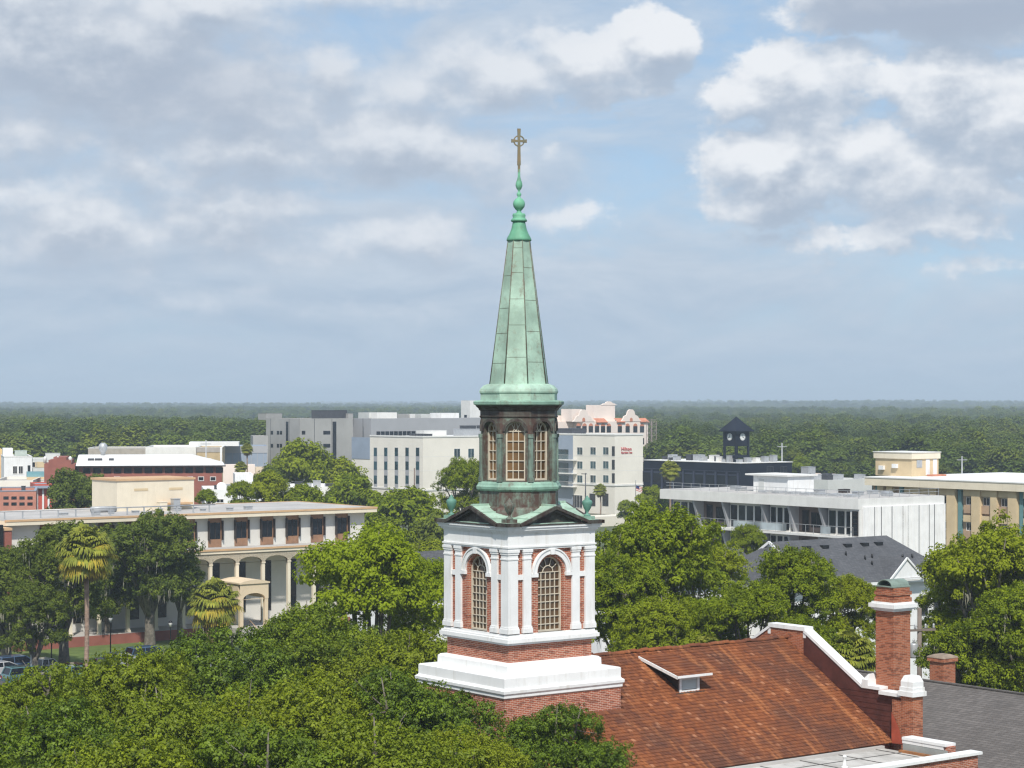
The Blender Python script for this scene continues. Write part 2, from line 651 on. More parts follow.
GLASSNAVY = glassmat('dark_curtain_glass', (0.007, 0.009, 0.014), 0.18)
BRICK = brick('red_brick', (0.40, 0.100, 0.042), (0.25, 0.060, 0.030), (0.56, 0.43, 0.34), bh=.076, ms=.010, dark=0.12)
BRICKDARK = brick('weathered_red_brick', (0.30, 0.080, 0.032), (0.42, 0.125, 0.050), (0.42, 0.29, 0.20), bh=.076, ms=.008, dark=0.12)
BRICKFAR = plain('far_red_brick', (0.27, 0.095, 0.07), 0.85, 0.12, 0.7)
BRICKSALMON = plain('salmon_brick', (0.45, 0.20, 0.145), 0.85, 0.1, 0.5)
BRICKTAN = plain('tan_brick', (0.42, 0.29, 0.19), 0.85, 0.1, 0.8)
BARK = plain('oak_bark', (0.155, 0.135, 0.11), 0.95, 0.35, 3.0)
PALMBARK = plain('palm_bark', (0.27, 0.19, 0.14), 0.95, 0.25, 3.0)


# ------------------------------------------------------------------ ground, streets, haze
def terrain(x, y):
    """height of the land: flat town, slow rises far out"""
    x, y = np.asarray(x, float), np.asarray(y, float)
    far = np.clip((y - 1500) / 5500, 0, 1)
    h = far * (1.0 + 1.6 * np.sin(x / 900 + 1.2) + 2.6 * np.sin(x / 290 + y / 900 + 0.4) + 1.6 * np.sin(x / 137 - y / 410) + 1.0 * np.sin(y / 600))
    ridge = np.clip((y - 3200) / 700, 0, 1) * np.clip((x + 150) / 700, 0, 1) * 4.5
    return h + ridge


def build_ground():
    ys = np.concatenate([np.array([-160, -60, 0, 40.0]), np.geomspace(60, 9600, 90)])
    ts = np.linspace(-0.5, 0.5, 61)
    mb = MB()
    vs, fs = [], []
    for y in ys:
        w = max(abs(y), 150) * 1.0 + 100
        xs = ts * w * 1.1
        zs = terrain(xs, np.full_like(xs, y))
        vs += [(float(a), float(y), float(b)) for a, b in zip(xs, zs)]
    n = len(ts)
    for j in range(len(ys) - 1):
        for i in range(n - 1):
            fs.append((j * n + i, j * n + i + 1, (j + 1) * n + i + 1, (j + 1) * n + i))
    mb.add(vs, fs, True)
    m, nt, b = new_mat('ground_cover')
    v = objvec(nt)
    n1 = noise(nt, v, 0.03, 5.0, 0.6)
    n2 = noise(nt, v, 0.9, 4.0, 0.6)
    c = mixc(nt, n2, (0.055, 0.075, 0.025), (0.095, 0.11, 0.045))
    c = mixc(nt, n1.step(0.50, 0.62), c, (0.20, 0.18, 0.155))
    nt.links.new(c, b.inputs['Base Color'])
    b.inputs['Roughness'].default_value = 0.95
    tag(mb.build('ground', m), None, kind='structure')


build_ground()


def grid_sheet(name, p, a0, a1, b0, b1, z, mat):
    """flat sheet on the street grid round p: a along U, b along V"""
    mb = MB()
    c = [(a0, b0), (a1, b0), (a1, b1), (a0, b1)]
    mb.add([tuple(Vector((p.x, p.y, z)) + U * a + V * b) for a, b in c], [(0, 1, 2, 3)])
    return tag(mb.build(name, mat), None, kind='structure')


# the haze is a closed box of even, thin air round the camera and the whole town
def build_haze():
    mb = MB().box((-6200, -220, -1.5), (6200, 9900, 62))
    m = bpy.data.materials.new('thin_air')
    m.use_nodes = True
    nt = m.node_tree
    nt.nodes.clear()
    o = nt.nodes.new('ShaderNodeOutputMaterial')
    pv = nt.nodes.new('ShaderNodeVolumePrincipled')
    pv.inputs['Color'].default_value = (0.72, 0.85, 0.97, 1)
    pv.inputs['Density'].default_value = HAZE
    pv.inputs['Anisotropy'].default_value = 0.0
    nt.links.new(pv.outputs[0], o.inputs['Volume'])
    tag(mb.build('haze', m), 'thin pale blue haze over the town and woods', kind='stuff')


HAZE = 2.6e-4
build_haze()

# ------------------------------------------------------------------ the church
CX, CY = 0.306, 90.5                 # axis of the steeple
church = thing('brick_church', 'red brick church with white belfry, green copper spire and orange tiled roof', 'church', (CX, CY, 0), TH)

COPPER = patina('green_copper', (0.25, 0.40, 0.315), (0.13, 0.10, 0.075), 0.58, 0.45)
COPPERLIGHT = patina('pale_green_copper', (0.335, 0.47, 0.375), (0.19, 0.165, 0.12), 0.60, 0.45)
COPPERBROWN = patina('brown_green_copper', (0.15, 0.20, 0.16), (0.080, 0.046, 0.036), 0.455, 0.6)
COPPERDARK = patina('dark_brown_copper', (0.085, 0.085, 0.07), (0.040, 0.024, 0.020), 0.47, 0.6)
COPPERVIVID = patina('vivid_green_copper', (0.135, 0.36, 0.225), (0.09, 0.13, 0.09), 0.60, 0.45)
COPPERGREY = patina('grey_green_pilaster', (0.16, 0.225, 0.185), (0.09, 0.075, 0.06), 0.52, 0.6)
SEAM = patina('seam_copper', (0.17, 0.22, 0.165), (0.12, 0.08, 0.055), 0.47, 0.4)
BRONZE = patina('bronze_cross', (0.15, 0.155, 0.11), (0.20, 0.15, 0.08), 0.47, 0.5)
PANE = glassmat('amber_brown_pane', (0.075, 0.045, 0.022), 0.12)
PANELIGHT = glassmat('amber_pane', (0.125, 0.070, 0.026), 0.2)
PANEDARK = glassmat('dark_pane', (0.05, 0.030, 0.018), 0.12)
MUNTIN = plain('cream_muntin', (0.56, 0.50, 0.40), 0.6, 0.08, 2.0)


def face_m(k, off):
    """frame of the k-th side of a square shaft: x across, y inwards, z up"""
    return Matrix.Rotation(k * math.pi / 2, 4, 'Z') @ Matrix.Translation((0, -off, 0))


# lower shaft, set back parapet and ledges
b = MB().box((-3.15, -3.15, 0), (3.15, 3.15, 11.95))
b.build('tower_shaft', BRICK, church)
b = MB()
prof = [(3.155, 11.66), (3.21, 11.70), (3.21, 11.80), (3.27, 11.88), (3.28, 12.0), (3.19, 12.06), (3.16, 12.10), (3.16, 12.50), (3.11, 12.54),
        (2.56, 12.58), (2.55, 12.92), (2.46, 13.0), (2.30, 13.02)]
b.frustum([[(-r, -r, z), (r, -r, z), (r, r, z), (-r, r, z)] for r, z in prof])
b.build('tower_ledge', WHITE, church)

# belfry
BH = 2.25
b = MB().box((-BH, -BH, 12.9), (BH, BH, 13.95))
for k in range(4):
    b.M = face_m(k, BH)
    b.arch_wall(-BH, BH, 13.95, 17.95, 0, .69, 14.20, 16.74, .30)
b.M = Matrix.Identity(4)
b.box((-BH + .5, -BH + .5, 17.90), (BH - .5, BH - .5, 17.94))
b.build('belfry_wall', BRICK, church)
b = MB()
for r, z0, z1 in ((2.40, 13.76, 13.86), (2.50, 13.86, 14.02), (2.44, 14.02, 14.10), (2.36, 14.10, 14.20)):
    b.box((-r, -r, z0), (r, r, z1))
b.build('belfry_sill', WHITE, church)
b = MB()
for r, z0, z1 in ((2.37, 17.78, 17.86), (2.41, 17.86, 17.93), (2.36, 17.93, 18.46), (2.40, 18.46, 18.52), (2.46, 18.52, 18.60), (2.53, 18.60, 18.70), (2.58, 18.70, 18.78)):
    b.box((-r, -r, z0), (r, r, z1))
b.build('entablature', WHITE, church)


def pilaster(mb, x, w, y0, z0=14.24, z1=17.78):
    """flat pilaster in a face frame, moulded base and capital; y0 is how far it stands out"""
    for dw, dy, a, c in ((.05, .05, z0, z0 + .20), (.025, .03, z0 + .20, z0 + .28), (0, 0, z0 + .28, z1 - .42), (.025, .025, z1 - .42, z1 - .36),
                         (0, 0, z1 - .36, z1 - .20), (.03, .03, z1 - .20, z1 - .11), (.055, .055, z1 - .11, z1)):
        mb.box((x - w / 2 - dw, -y0 - dy, a), (x + w / 2 + dw, 0.02, c))


for k in range(4):
    for sx in (-1, 1):
        b = MB()
        b.M = face_m(k, BH)
        pilaster(b, sx * 1.32, .42, .09)
        b.build('pilaster', WHITE, church)
    b = MB()                                      # the square pier on this corner
    b.M = Matrix.Rotation(k * math.pi / 2, 4, 'Z')
    o = -2.355
    for g, a, c in ((.05, 14.24, 14.44), (.025, 14.44, 14.52), (0, 14.52, 17.36), (.025, 17.36, 17.42), (0, 17.42, 17.58), (.03, 17.58, 17.67), (.055, 17.67, 17.78)):
        b.box((o - g, o - g, a), (o + .52 + g, o + .52 + g, c))
    b.build('corner_pier', WHITE, church)
    b = MB()
    b.M = face_m(k, BH)
    b.arch_ring(0, 16.74, .80, .99, -.10, .02, 20)
    b.arch_ring(0, 16.74, .99, 1.05, -.14, .02, 20)
    b.add([(-.09, -.17, 17.52), (.09, -.17, 17.52), (.13, -.17, 17.775), (-.13, -.17, 17.775), (-.09, .02, 17.52), (.09, .02, 17.52), (.13, .02, 17.775), (-.13, .02, 17.775)],
          [(0, 1, 2, 3), (0, 4, 5, 1), (1, 5, 6, 2), (3, 2, 6, 7), (0, 3, 7, 4)])
    for sx in (-1, 1):
        b.box((sx * .76, -.13, 16.58), (sx * 1.10, .02, 16.74))
        b.box((sx * 1.535, -.07, 16.50), (sx * 1.885, .02, 16.72))
    b.build('arch_moulding', WHITE, church)


def arched_window(parent, M, hw, z0, spring, depth, nx, nz, pane, name='arched_window', gothic=False):
    fr = MB()
    fr.M = M
    t = .035
    y = depth - .10
    # outer frame
    fr.box((-hw, y - .03, z0), (-hw + .07, y + .06, spring))
    fr.box((hw - .07, y - .03, z0), (hw, y + .06, spring))
    fr.box((-hw + .07, y - .03, z0), (hw - .07, y + .06, z0 + .08))
    fr.arch_ring(0, spring, hw - .07, hw, y - .03, y + .06, 16)
    w = 2 * hw - .14
    for i in range(1, nx):
        x = -w / 2 + w * i / nx
        fr.box((x - t / 2, y, z0 + .08), (x + t / 2, y + .04, spring))
    for i in range(1, nz + 1):
        z = z0 + (spring - z0) * i / nz
        fr.box((-w / 2, y - .006, z - t / 2), (w / 2, y + .034, z + t / 2))
    r = hw - .07
    if gothic:
        for s in (-1, 1):
            fr.beam((0, y + .018, spring), (s * r * .50, y + .018, spring + r * .84), t, .03)
            fr.beam((s * w / 6, y + .018, spring), (s * w / 6 * .3, y + .018, spring + r * .97), t * .7, .028)
    else:
        fr.arch_ring(0, spring, r * .42, r * .42 + t, y - .004, y + .03, 10)
    for a in (() if gothic else (36, 72, 108, 144)):
        c, s = math.cos(R(a)), math.sin(R(a))
        fr.beam((c * r * .44, y + .018, spring + s * r * .44), (c * r, y + .018, spring + s * r), t, .03)
    o = fr.build(name, MUNTIN, parent)
    p = MB()
    p.M = M
    n = 14
    pts = [(-hw, depth - .05, z0), (hw, depth - .05, z0)] + [(hw * math.cos(math.pi * i / n), depth - .05, spring + hw * math.sin(math.pi * i / n)) for i in range(n + 1)]
    p.quad(*pts)
    p.build('pane', pane, o)


for k in range(4):
    arched_window(church, face_m(k, BH), .69, 14.20, 16.74, .30, 5, 8, PANE)

# cross gabled copper roof with a pediment on each side and flat corners
b = MB()
e, gw, zr, ze = 2.56, 1.86, 19.60, 18.885
b.box((-2.50, -2.50, 18.80), (2.50, 2.50, 18.88))
for k in range(4):
    b.M = Matrix.Rotation(k * math.pi / 2, 4, 'Z')
    for s in (-1, 1):
        b.quad((0, -e, zr), (s * gw, -e, ze), (s * gw, -gw, ze), (0, 0, zr))
        b.quad((0, -e, zr), (s * gw, -e, ze), (s * gw, -e, ze - .05), (0, -e, zr - .06))
        for f in (.4, .75):
            b.beam((s * gw * f, -e - .004, zr + (ze - zr) * f + .015), (s * gw * f, -gw * f, zr + (ze - zr) * f + .015), .05, .05)
    b.beam((0, -e - .005, zr + .02), (0, -1.2, zr + .02), .12, .07)
    b.box((1.92, -2.49, 18.881), (2.49, -1.92, 18.93))
b.build('belfry_roof', COPPERLIGHT, church)
b = MB()
for k in range(4):
    b.M = Matrix.Rotation(k * math.pi / 2, 4, 'Z')
    for s in (-1, 1):
        b.beam((0, -e - .06, zr - .07), (s * (gw + .06), -e - .06, ze - .06), .12, .13)
        b.beam((0, -e + .06, zr - .19), (s * (gw - .1), -e + .06, ze - .15), .14, .10)
        b.box((s * 1.95, -2.66, 18.78), (s * 2.66, -2.52, 18.93))
        b.box((s * 1.95, -2.52, 18.78), (s * 2.52, -2.42, 18.88))
    b.box((-1.95, -2.60, 18.782), (1.95, -2.42, 18.84))
b.build('raking_cornice', COPPERDARK, church)
for k in range(4):
    b = MB()
    b.M = Matrix.Rotation(k * math.pi / 2, 4, 'Z')
    b.quad((-1.8, -2.38, 18.80), (1.8, -2.38, 18.80), (0, -2.38, 19.52))
    b.build('tympanum', COPPERDARK, church)
# corner urns on pedestals
URN = [(.15, 0), (.15, .05), (.06, .10), (.05, .16), (.10, .24), (.17, .36), (.22, .52), (.23, .62), (.19, .68), (.12, .71), (.13, .75), (.06, .82), (.03, .88), (.0, .90)]
for k, (sx, sy) in enumerate(((-1, -1), (1, -1), (1, 1), (-1, 1))):
    x, y = sx * 2.12, sy * 2.12
    b = MB().lathe(URN, 14, (x, y, 19.08))
    u_ = b.build('urn', COPPERBROWN if k == 0 else patina('urn_copper', (.13, .29, .23), (.06, .08, .06), .6), church)
    b = MB().box((x - .24, y - .24, 18.93), (x + .24, y + .24, 19.08))
    b.build('pedestal', COPPERBROWN if k == 0 else COPPER, u_)

# octagonal lantern
LR = 1.74
OCT = R(-97.5 - 37.0 + 22.5 + 1.5)


def octo(r, z, rot=OCT):
    c = r / 1.0
    return [(c * math.cos(rot + i * math.pi / 4), c * math.sin(rot + i * math.pi / 4), z) for i in range(8)]


def octo_m(i, r):
    """frame of the i-th side of the octagon with corner radius r"""
    a = OCT + (i + .5) * math.pi / 4
    return Matrix.Rotation(a + math.pi / 2, 4, 'Z') @ Matrix.Translation((0, -r * math.cos(math.pi / 8), 0))


b = MB()
b.frustum([octo(r, z) for r, z in ((2.1, 18.9), (1.98, 19.42), (1.92, 19.50), (1.80, 19.54), (1.80, 20.22))])
b.build('lantern_drum', COPPERBROWN, church)
b = MB()
b.frustum([octo(r, z) for r, z in ((1.84, 20.20), (1.93, 20.28), (1.95, 20.38), (1.88, 20.46), (1.86, 20.52), (1.78, 20.60))])
b.build('lantern_sill', COPPER, church)
sd8 = 2 * LR * math.sin(math.pi / 8)
b = MB()
for i in range(8):
    b.M = octo_m(i, LR)
    b.arch_wall(-sd8 / 2, sd8 / 2, 20.55, 23.62, 0, .43, 20.66, 22.78, .30)
b.build('lantern_wall', COPPERBROWN, church)
b = MB()
for i in range(8):
    b.M = octo_m(i, LR)
    b.arch_ring(0, 22.78, .43, .55, -.06, .01, 14)
    b.box((-.12, -.05, 23.20), (.12, .01, 23.34))
b.build('lantern_arch', COPPERDARK, church)
for i in range(8):
    b = MB()
    a = OCT + i * math.pi / 4
    b.M = Matrix.Rotation(a + math.pi / 2, 4, 'Z') @ Matrix.Translation((0, -LR, 0))
    for w, d, z0, z1 in ((.30, .09, 20.60, 20.80), (.24, .06, 20.80, 22.50), (.28, .09, 22.50, 22.66)):
        b.prism([(-w / 2, .10), (-w / 2 * .8, -d + .02), (0, -d), (w / 2 * .8, -d + .02), (w / 2, .10)], z0, z1)
    b.build('lantern_pilaster', COPPERGREY, church)
    arched_window(church, octo_m(i, LR), .43, 20.66, 22.78, .34, 3, 5, PANELIGHT, 'lantern_window', True)
b = MB()
b.frustum([octo(r, z) for r, z in ((1.76, 23.36), (1.80, 23.42), (1.76, 23.46), (1.76, 23.66), (1.82, 23.70), (1.84, 23.76), (1.96, 23.86), (1.98, 23.90))])
b.build('lantern_frieze', COPPERDARK, church)
b = MB()
b.frustum([octo(r, z) for r, z in ((1.97, 23.902), (2.06, 23.94), (2.08, 24.06), (2.0, 24.10), (1.80, 24.12))])
b.build('lantern_cornice', COPPER, church)
b = MB()
b.frustum([octo(r, z) for r, z in ((1.75, 24.10), (1.75, 24.40), (1.80, 24.45), (1.80, 24.52), (1.76, 24.62), (1.62, 24.76), (1.42, 24.83))])
b.build('spire_base', COPPERLIGHT, church)
# spire: eight sheeted faces with standing seams
S0, S1, Z0, Z1 = 1.33, .50, 24.80, 31.12
b = MB()
b.frustum([octo(S0, Z0), octo(S1, Z1)])
sp = b.build('spire', COPPERLIGHT, church)


def on_spire(i, f, z):
    r = S0 + (S1 - S0) * (z - Z0) / (Z1 - Z0)
    p = [Vector(q) for q in (octo(r, z)[i % 8], octo(r, z)[(i + 1) % 8])]
    return p[0].lerp(p[1], f)


b = MB()
random.seed(5)
for i in range(8):
    b.tube([on_spire(i, 0, Z0), on_spire(i, 0, Z1)], [.032, .022], 5)
    z = Z0 + random.uniform(.6, 1.2)
    while z < Z1 - .3:
        b.beam(on_spire(i, .02, z), on_spire(i, .98, z), .012, .018)
        z += random.uniform(1.0, 1.45)
b.build('seam', SEAM, sp)
b = MB()
b.lathe([(.53, 31.08), (.55, 31.13), (.53, 31.20), (.42, 31.40), (.34, 31.60), (.29, 31.82), (.27, 31.95)], 20)
b.build('spire_cap', COPPERVIVID, church)
b = MB()
b.lathe([(.34, 31.93), (.36, 32.00), (.30, 32.06), (.27, 32.10), (.29, 32.20), (.27, 32.28)], 20)
b.build('finial_collar', COPPERVIVID, church)
b = MB()
b.lathe([(.17, 32.26), (.11, 32.34), (.09, 32.40), (.16, 32.47), (.24, 32.58), (.265, 32.70), (.24, 32.82), (.16, 32.92), (.08, 32.97), (.055, 33.02), (.10, 33.09), (.10, 33.17),
         (.05, 33.22), (.05, 33.30), (.11, 33.38), (.15, 33.50), (.14, 33.62), (.09, 33.76), (.055, 33.90), (.05, 34.22)], 20)
b.build('finial', COPPERVIVID, church)
b = MB()
b.M = Matrix.Rotation(R(-37 + 8), 4, 'Z')
b.prism([(-.05, -.045), (.05, -.045), (.05, .045), (-.05, .045)], 34.1, 34.45)
b.frustum([[(-w, -.05, z), (w, -.05, z), (w, .05, z), (-w, .05, z)] for w, z in ((.075, 34.40), (.06, 35.2), (.05, 35.42), (.075, 36.0))])
b.frustum([[(x, -.052, 35.46 - w), (x, -.052, 35.46 + w), (x, .052, 35.46 + w), (x, .052, 35.46 - w)] for x, w in ((-.34, .075), (-.10, .045), (.10, .045), (.34, .075))])
b.arch_ring(0, 35.46, .20, .25, -.04, .04, 28, 0, 2 * math.pi)
b.build('cross', BRONZE, church)

# ---- nave
b = MB()
b.box((-3.0, -6.7, 0), (16.3, 6.7, 8.40))
b.quad((16.3, -6.7, 8.45), (16.3, 6.7, 8.45), (16.3, 0, 12.4))
b.build('nave_wall', BRICK, church)


def tile_mat():
    m, nt, b_ = new_mat('weathered_clay_tile')
    a = nt.nodes.new('ShaderNodeAttribute')
    a.attribute_name = 'tone'
    t_ = E(nt, a.outputs['Fac'])
    v = objvec(nt)
    n1 = noise(nt, v, 0.26, 7.0, 0.66)
    mp = nt.nodes.new('ShaderNodeMapping')
    mp.inputs['Scale'].default_value = (2.2, 0.22, 0.22)
    nt.links.new(v, mp.inputs['Vector'])
    n2 = noise(nt, mp.outputs[0], 1.0, 5.0, 0.6)
    n3 = noise(nt, v, 3.5, 5.0, 0.7)
    c = mixc(nt, t_.clamp(), (0.125, 0.038, 0.017), (0.28, 0.092, 0.030))
    c = mixc(nt, t_.step(0.95, 0.999) * 0.7, c, (0.42, 0.20, 0.11))
    c = mixc(nt, n1.step(0.38, 0.62) * 0.72, c, (0.080, 0.038, 0.027))           # sooty lichen
    c = mixc(nt, n2.step(0.54, 0.68) * 0.6, c, (0.42, 0.165, 0.060))             # washed streaks down the slope
    c = mixc(nt, n3.step(0.62, 0.8) * 0.35, c, (0.13, 0.09, 0.055))
    nt.links.new(c, b_.inputs['Base Color'])
    b_.inputs['Roughness'].default_value = 0.85
    b_.inputs['Specular IOR Level'].default_value = 0.25
    bump(nt, b_, n3, 0.4, 0.02)
    return m


TILE = tile_mat()
RZ, SL = 12.62, (12.62 - 8.49) / 6.96        # ridge height, fall per metre


def roof_tiles(mb, x0, x1, ysign, w, seed, tw=.18, th=.21):
    """lapped clay tiles, each a bent plate with its own small tilt"""
    rnd = random.Random(seed)
    L = w * math.hypot(1, SL)
    rows = int(L / th) + 1
    cs, sn = 1 / math.hypot(1, SL), SL / math.hypot(1, SL)
    nx = int((x1 - x0) / tw)
    for r in range(rows):
        s0 = min(r * th + th * 1.16, L + .06)
        s1 = r * th - .02
        for c in range(nx):
            xa = x0 + c * tw + (tw / 2 if r % 2 else 0)
            if xa + tw > x1 + .02 or (xa < 3.12 and s0 * cs < 3.3):
                continue
            dz = rnd.uniform(-.008, .012)
            tl = rnd.uniform(-.010, .010)
            mb.t = min(1, max(0, rnd.gauss(.5, .24)))
            up = .045 + dz
            pts = []
            for s, lift in ((s1, .004), (s0, up)):
                for f, bow in ((.0, 0), (.5, .022), (1., 0)):
                    h = lift + bow + tl * (f - .5)
                    pts.append((xa + f * tw * .985, ysign * (s * cs + h * sn), RZ - s * sn + h * cs))
            low = [(p[0], p[1], p[2] - .03) for p in pts[3:]]
            mb.add(pts + low, [(0, 3, 4, 1), (1, 4, 5, 2), (3, 6, 7, 4), (4, 7, 8, 5)] if ysign < 0 else [(0, 1, 4, 3), (1, 2, 5, 4), (3, 4, 7, 6), (4, 5, 8, 7)])


b = MB()
roof_tiles(b, -3.1, 16.28, -1, 6.96, 3)
b.t = .3
for s in (-1, 1):
    b.quad((3.0, 0, RZ - .03), (16.3, 0, RZ - .03), (16.3, s * 6.9, RZ - .03 - 6.9 * SL), (3.0, s * 6.9, RZ - .03 - 6.9 * SL))
    b.quad((-3.0, s * 3.1, RZ - .03 - 3.1 * SL), (3.0, s * 3.1, RZ - .03 - 3.1 * SL), (3.0, s * 6.9, RZ - .03 - 6.9 * SL), (-3.0, s * 6.9, RZ - .03 - 6.9 * SL))
roof_tiles(b, 2.95, 16.28, 1, 1.0, 4)
b.build('tiled_roof', TILE, church)
b = MB()
rnd = random.Random(8)
x = 3.0
while x < 16.25:
    b.t = min(1, max(0, rnd.gauss(.5, .25)))
    L = .40
    n = 7
    r0, r1 = .125, .15
    dz = rnd.uniform(-.03, .03)
    rings = []
    for xx, r in ((x, r0), (x + L, r1)):
        rings.append([(xx, r * math.cos(math.pi * i / (n - 1)), RZ + dz + .02 + r * .85 * math.sin(math.pi * i / (n - 1))) for i in range(n)])
    b.frustum(rings, True)
    x += .36
b.build('ridge_tile', TILE, church)

# dormer vent with a shed roof
b = MB()
DXc, DW = 7.55, 1.0
zf, zt = 11.83, RZ - SL * .42 + .10
b.t = .55
rows = 9
for r in range(rows):
    f0, f1 = r / rows, (r + 1) / rows
    y0, y1 = -.42 - f0 * 2.62, -.42 - f1 * 2.62
    za, zb = zt + (zf - zt) * f0, zt + (zf - zt) * f1
    for c in range(10):
        b.t = min(1, max(0, rnd.gauss(.42, .2)))
        xa = DXc - DW + c * .2
        b.quad((xa, y0, za + .005), (xa, y1 - .03, zb + .04), (xa + .197, y1 - .03, zb + .04), (xa + .197, y0, za + .005))
        b.quad((xa, y1 - .03, zb + .04), (xa, y1 - .03, zb + .005), (xa + .197, y1 - .03, zb + .005), (xa + .197, y1 - .03, zb + .04))
b.t = .3
b.box((DXc - DW + .01, -3.0, zf - .05), (DXc + DW - .01, -2.98, zf))
dorm = b.build('dormer_roof', TILE, church)
b = MB()
b.beam((DXc - (DW + .03), -.40, zt - .05), (DXc - (DW + .03), -3.10, zf - .06), .06, .13)
b.beam((DXc - DW - .06, -3.10, zf - .03), (DXc + DW + .02, -3.10, zf - .03), .06, .10)
b.build('fascia', WHITE, dorm)
b = MB()
zr_ = RZ - SL * 2.72
b.box((DXc - .60, -2.72, zr_), (DXc - .47, -2.62, zf - .08))
b.box((DXc + .47, -2.72, zr_), (DXc + .60, -2.62, zf - .08))
b.box((DXc - .47, -2.72, zr_), (DXc + .47, -2.62, zr_ + .12))
b.box((DXc - .47, -2.72, zf - .2), (DXc + .47, -2.62, zf - .08))
b.build('louver_frame', WHITE, dorm)
b = MB()
for i in range(6):
    z = zr_ + .15 + i * .082
    b.quad((DXc - .47, -2.69, z), (DXc + .47, -2.69, z), (DXc + .47, -2.62, z + .08), (DXc - .47, -2.62, z + .08))
b.build('louver', OFFWHITE, dorm)
b = MB()
b.quad((DXc - .60, -2.70, zr_), (DXc - .60, -2.70, zf - .08), (DXc - .60, -.5, zt - .1), (DXc - .60, -.5, RZ - SL * .5))
b.quad((DXc + .60, -2.70, zr_), (DXc + .60, -2.70, zf - .08), (DXc + .60, -.5, zt - .1), (DXc + .60, -.5, RZ - SL * .5))
b.quad((DXc - 1.0, -2.98, zf - .06), (DXc + 1.0, -2.98, zf - .06), (DXc + 1.0, -.5, zt - .11), (DXc - 1.0, -.5, zt - .11))
b.build('cheek', DARKBROWN, dorm)
b = MB().box((DXc - .85, -2.80, zr_ - .035), (DXc + .85, -2.70, zr_ + .03))
b.build('flashing', COPPERDARK, dorm)

# stepped gable parapet with its white coping
PX0, PX1 = 16.30, 16.78
prof = [(1.1, 12.95), (1.1, 13.0), (.95, 13.0)]
gab = [(-6.9, 0), (6.9, 0), (6.9, 10.75), (5.0, 10.75), (1.15, 13.05), (-1.15, 13.05), (-5.0, 10.75), (-6.9, 10.75)]
b = MB()
n = len(gab)
vs = [(PX0, y, z) for y, z in gab] + [(PX1, y, z) for y, z in gab]
b.add(vs, [tuple(range(n)), tuple(range(2 * n - 1, n - 1, -1))] + [(i, n + i, n + (i + 1) % n, (i + 1) % n) for i in range(n)])
b.build('gable_parapet', BRICKDARK, church)
b = MB()
xm = (PX0 + PX1) / 2
cw = .60
b.box((xm - cw / 2, -1.25, 13.05), (xm + cw / 2, 1.25, 13.24))
b.box((xm - cw / 2 + .04, -1.30, 12.72), (xm + cw / 2 - .04, -1.12, 13.05))
b.box((xm - cw / 2 + .04, 1.12, 12.72), (xm + cw / 2 - .04, 1.30, 13.05))
for s in (-1, 1):
    b.beam((xm, s * 1.2, 13.05), (xm, s * 5.0, 10.80), cw, .13)
    b.box((xm - cw / 2, s * 4.95, 10.752), (xm + cw / 2, s * 6.10, 10.90))
    b.box((xm - .30, s * 4.98, 10.90), (xm + .30, s * 5.36, 11.15))
    b.frustum([[(xm - .25, s * 5.02, 11.15), (xm + .25, s * 5.02, 11.15), (xm + .25, s * 5.34, 11.15), (xm - .25, s * 5.34, 11.15)],
               [(xm - .15, s * 5.28, 11.42), (xm + .15, s * 5.28, 11.42), (xm + .15, s * 5.34, 11.42), (xm - .15, s * 5.34, 11.42)]])
b.build('coping', WHITE, church)
# dark red metal lining on the inner side of the parapet
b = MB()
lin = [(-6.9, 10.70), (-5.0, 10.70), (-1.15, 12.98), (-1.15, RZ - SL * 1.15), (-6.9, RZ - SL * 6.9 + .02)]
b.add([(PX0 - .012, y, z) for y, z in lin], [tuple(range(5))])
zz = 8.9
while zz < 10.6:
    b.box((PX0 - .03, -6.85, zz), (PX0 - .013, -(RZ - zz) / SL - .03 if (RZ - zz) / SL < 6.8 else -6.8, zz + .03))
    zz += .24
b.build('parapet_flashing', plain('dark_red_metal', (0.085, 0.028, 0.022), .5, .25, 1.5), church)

# chimney and the pedestal beside it
KX, KY, KA = 17.36, -5.90, .56
b = MB()
b.box((KX - KA, KY - KA, 0), (KX + KA, KY + KA, 14.36))
b.box((KX - KA - .05, KY - KA - .05, 14.78), (KX + KA + .05, KY + KA + .05, 14.98))
b.box((KX - KA, KY - KA, 14.98), (KX + KA, KY + KA, 15.10))
b.box((KX - KA - .05, KY - KA - .05, 15.10), (KX + KA + .05, KY + KA + .05, 15.26))
b.box((KX - KA + .02, KY - KA + .02, 15.26), (KX + KA - .02, KY + KA - .02, 15.50))
ch = b.build('chimney', BRICKDARK, church)
b = MB()
for g, a, c in ((.06, 14.36, 14.44), (.16, 14.44, 14.52), (.24, 14.52, 14.70), (.14, 14.70, 14.78)):
    b.box((KX - KA - g, KY - KA - g, a), (KX + KA + g, KY + KA + g, c))
b.build('band', WHITE, ch)
b = MB()
b.M = Matrix.Translation((KX, KY, 15.52))
n = 12
arc = [(.46 * math.cos(math.pi * i / n), .30 * math.sin(math.pi * i / n)) for i in range(n + 1)]
for x0, x1, rr in ((-.58, .58, 1.0),):
    outer = [[(x0, y * rr, z * rr) for y, z in arc], [(x1, y * rr, z * rr) for y, z in arc]]
    inner = [[(x0, y * .9, z * .88) for y, z in arc], [(x1, y * .9, z * .88) for y, z in arc]]
    for i in range(n):
        b.quad(outer[0][i], outer[1][i], outer[1][i + 1], outer[0][i + 1])
        b.quad(inner[0][i], inner[0][i + 1], inner[1][i + 1], inner[1][i])
        for q in (0, 1):
            b.quad(outer[q][i], outer[q][i + 1], inner[q][i + 1], inner[q][i])
b.box((-.60, -.56, -.05), (.60, .56, .0))
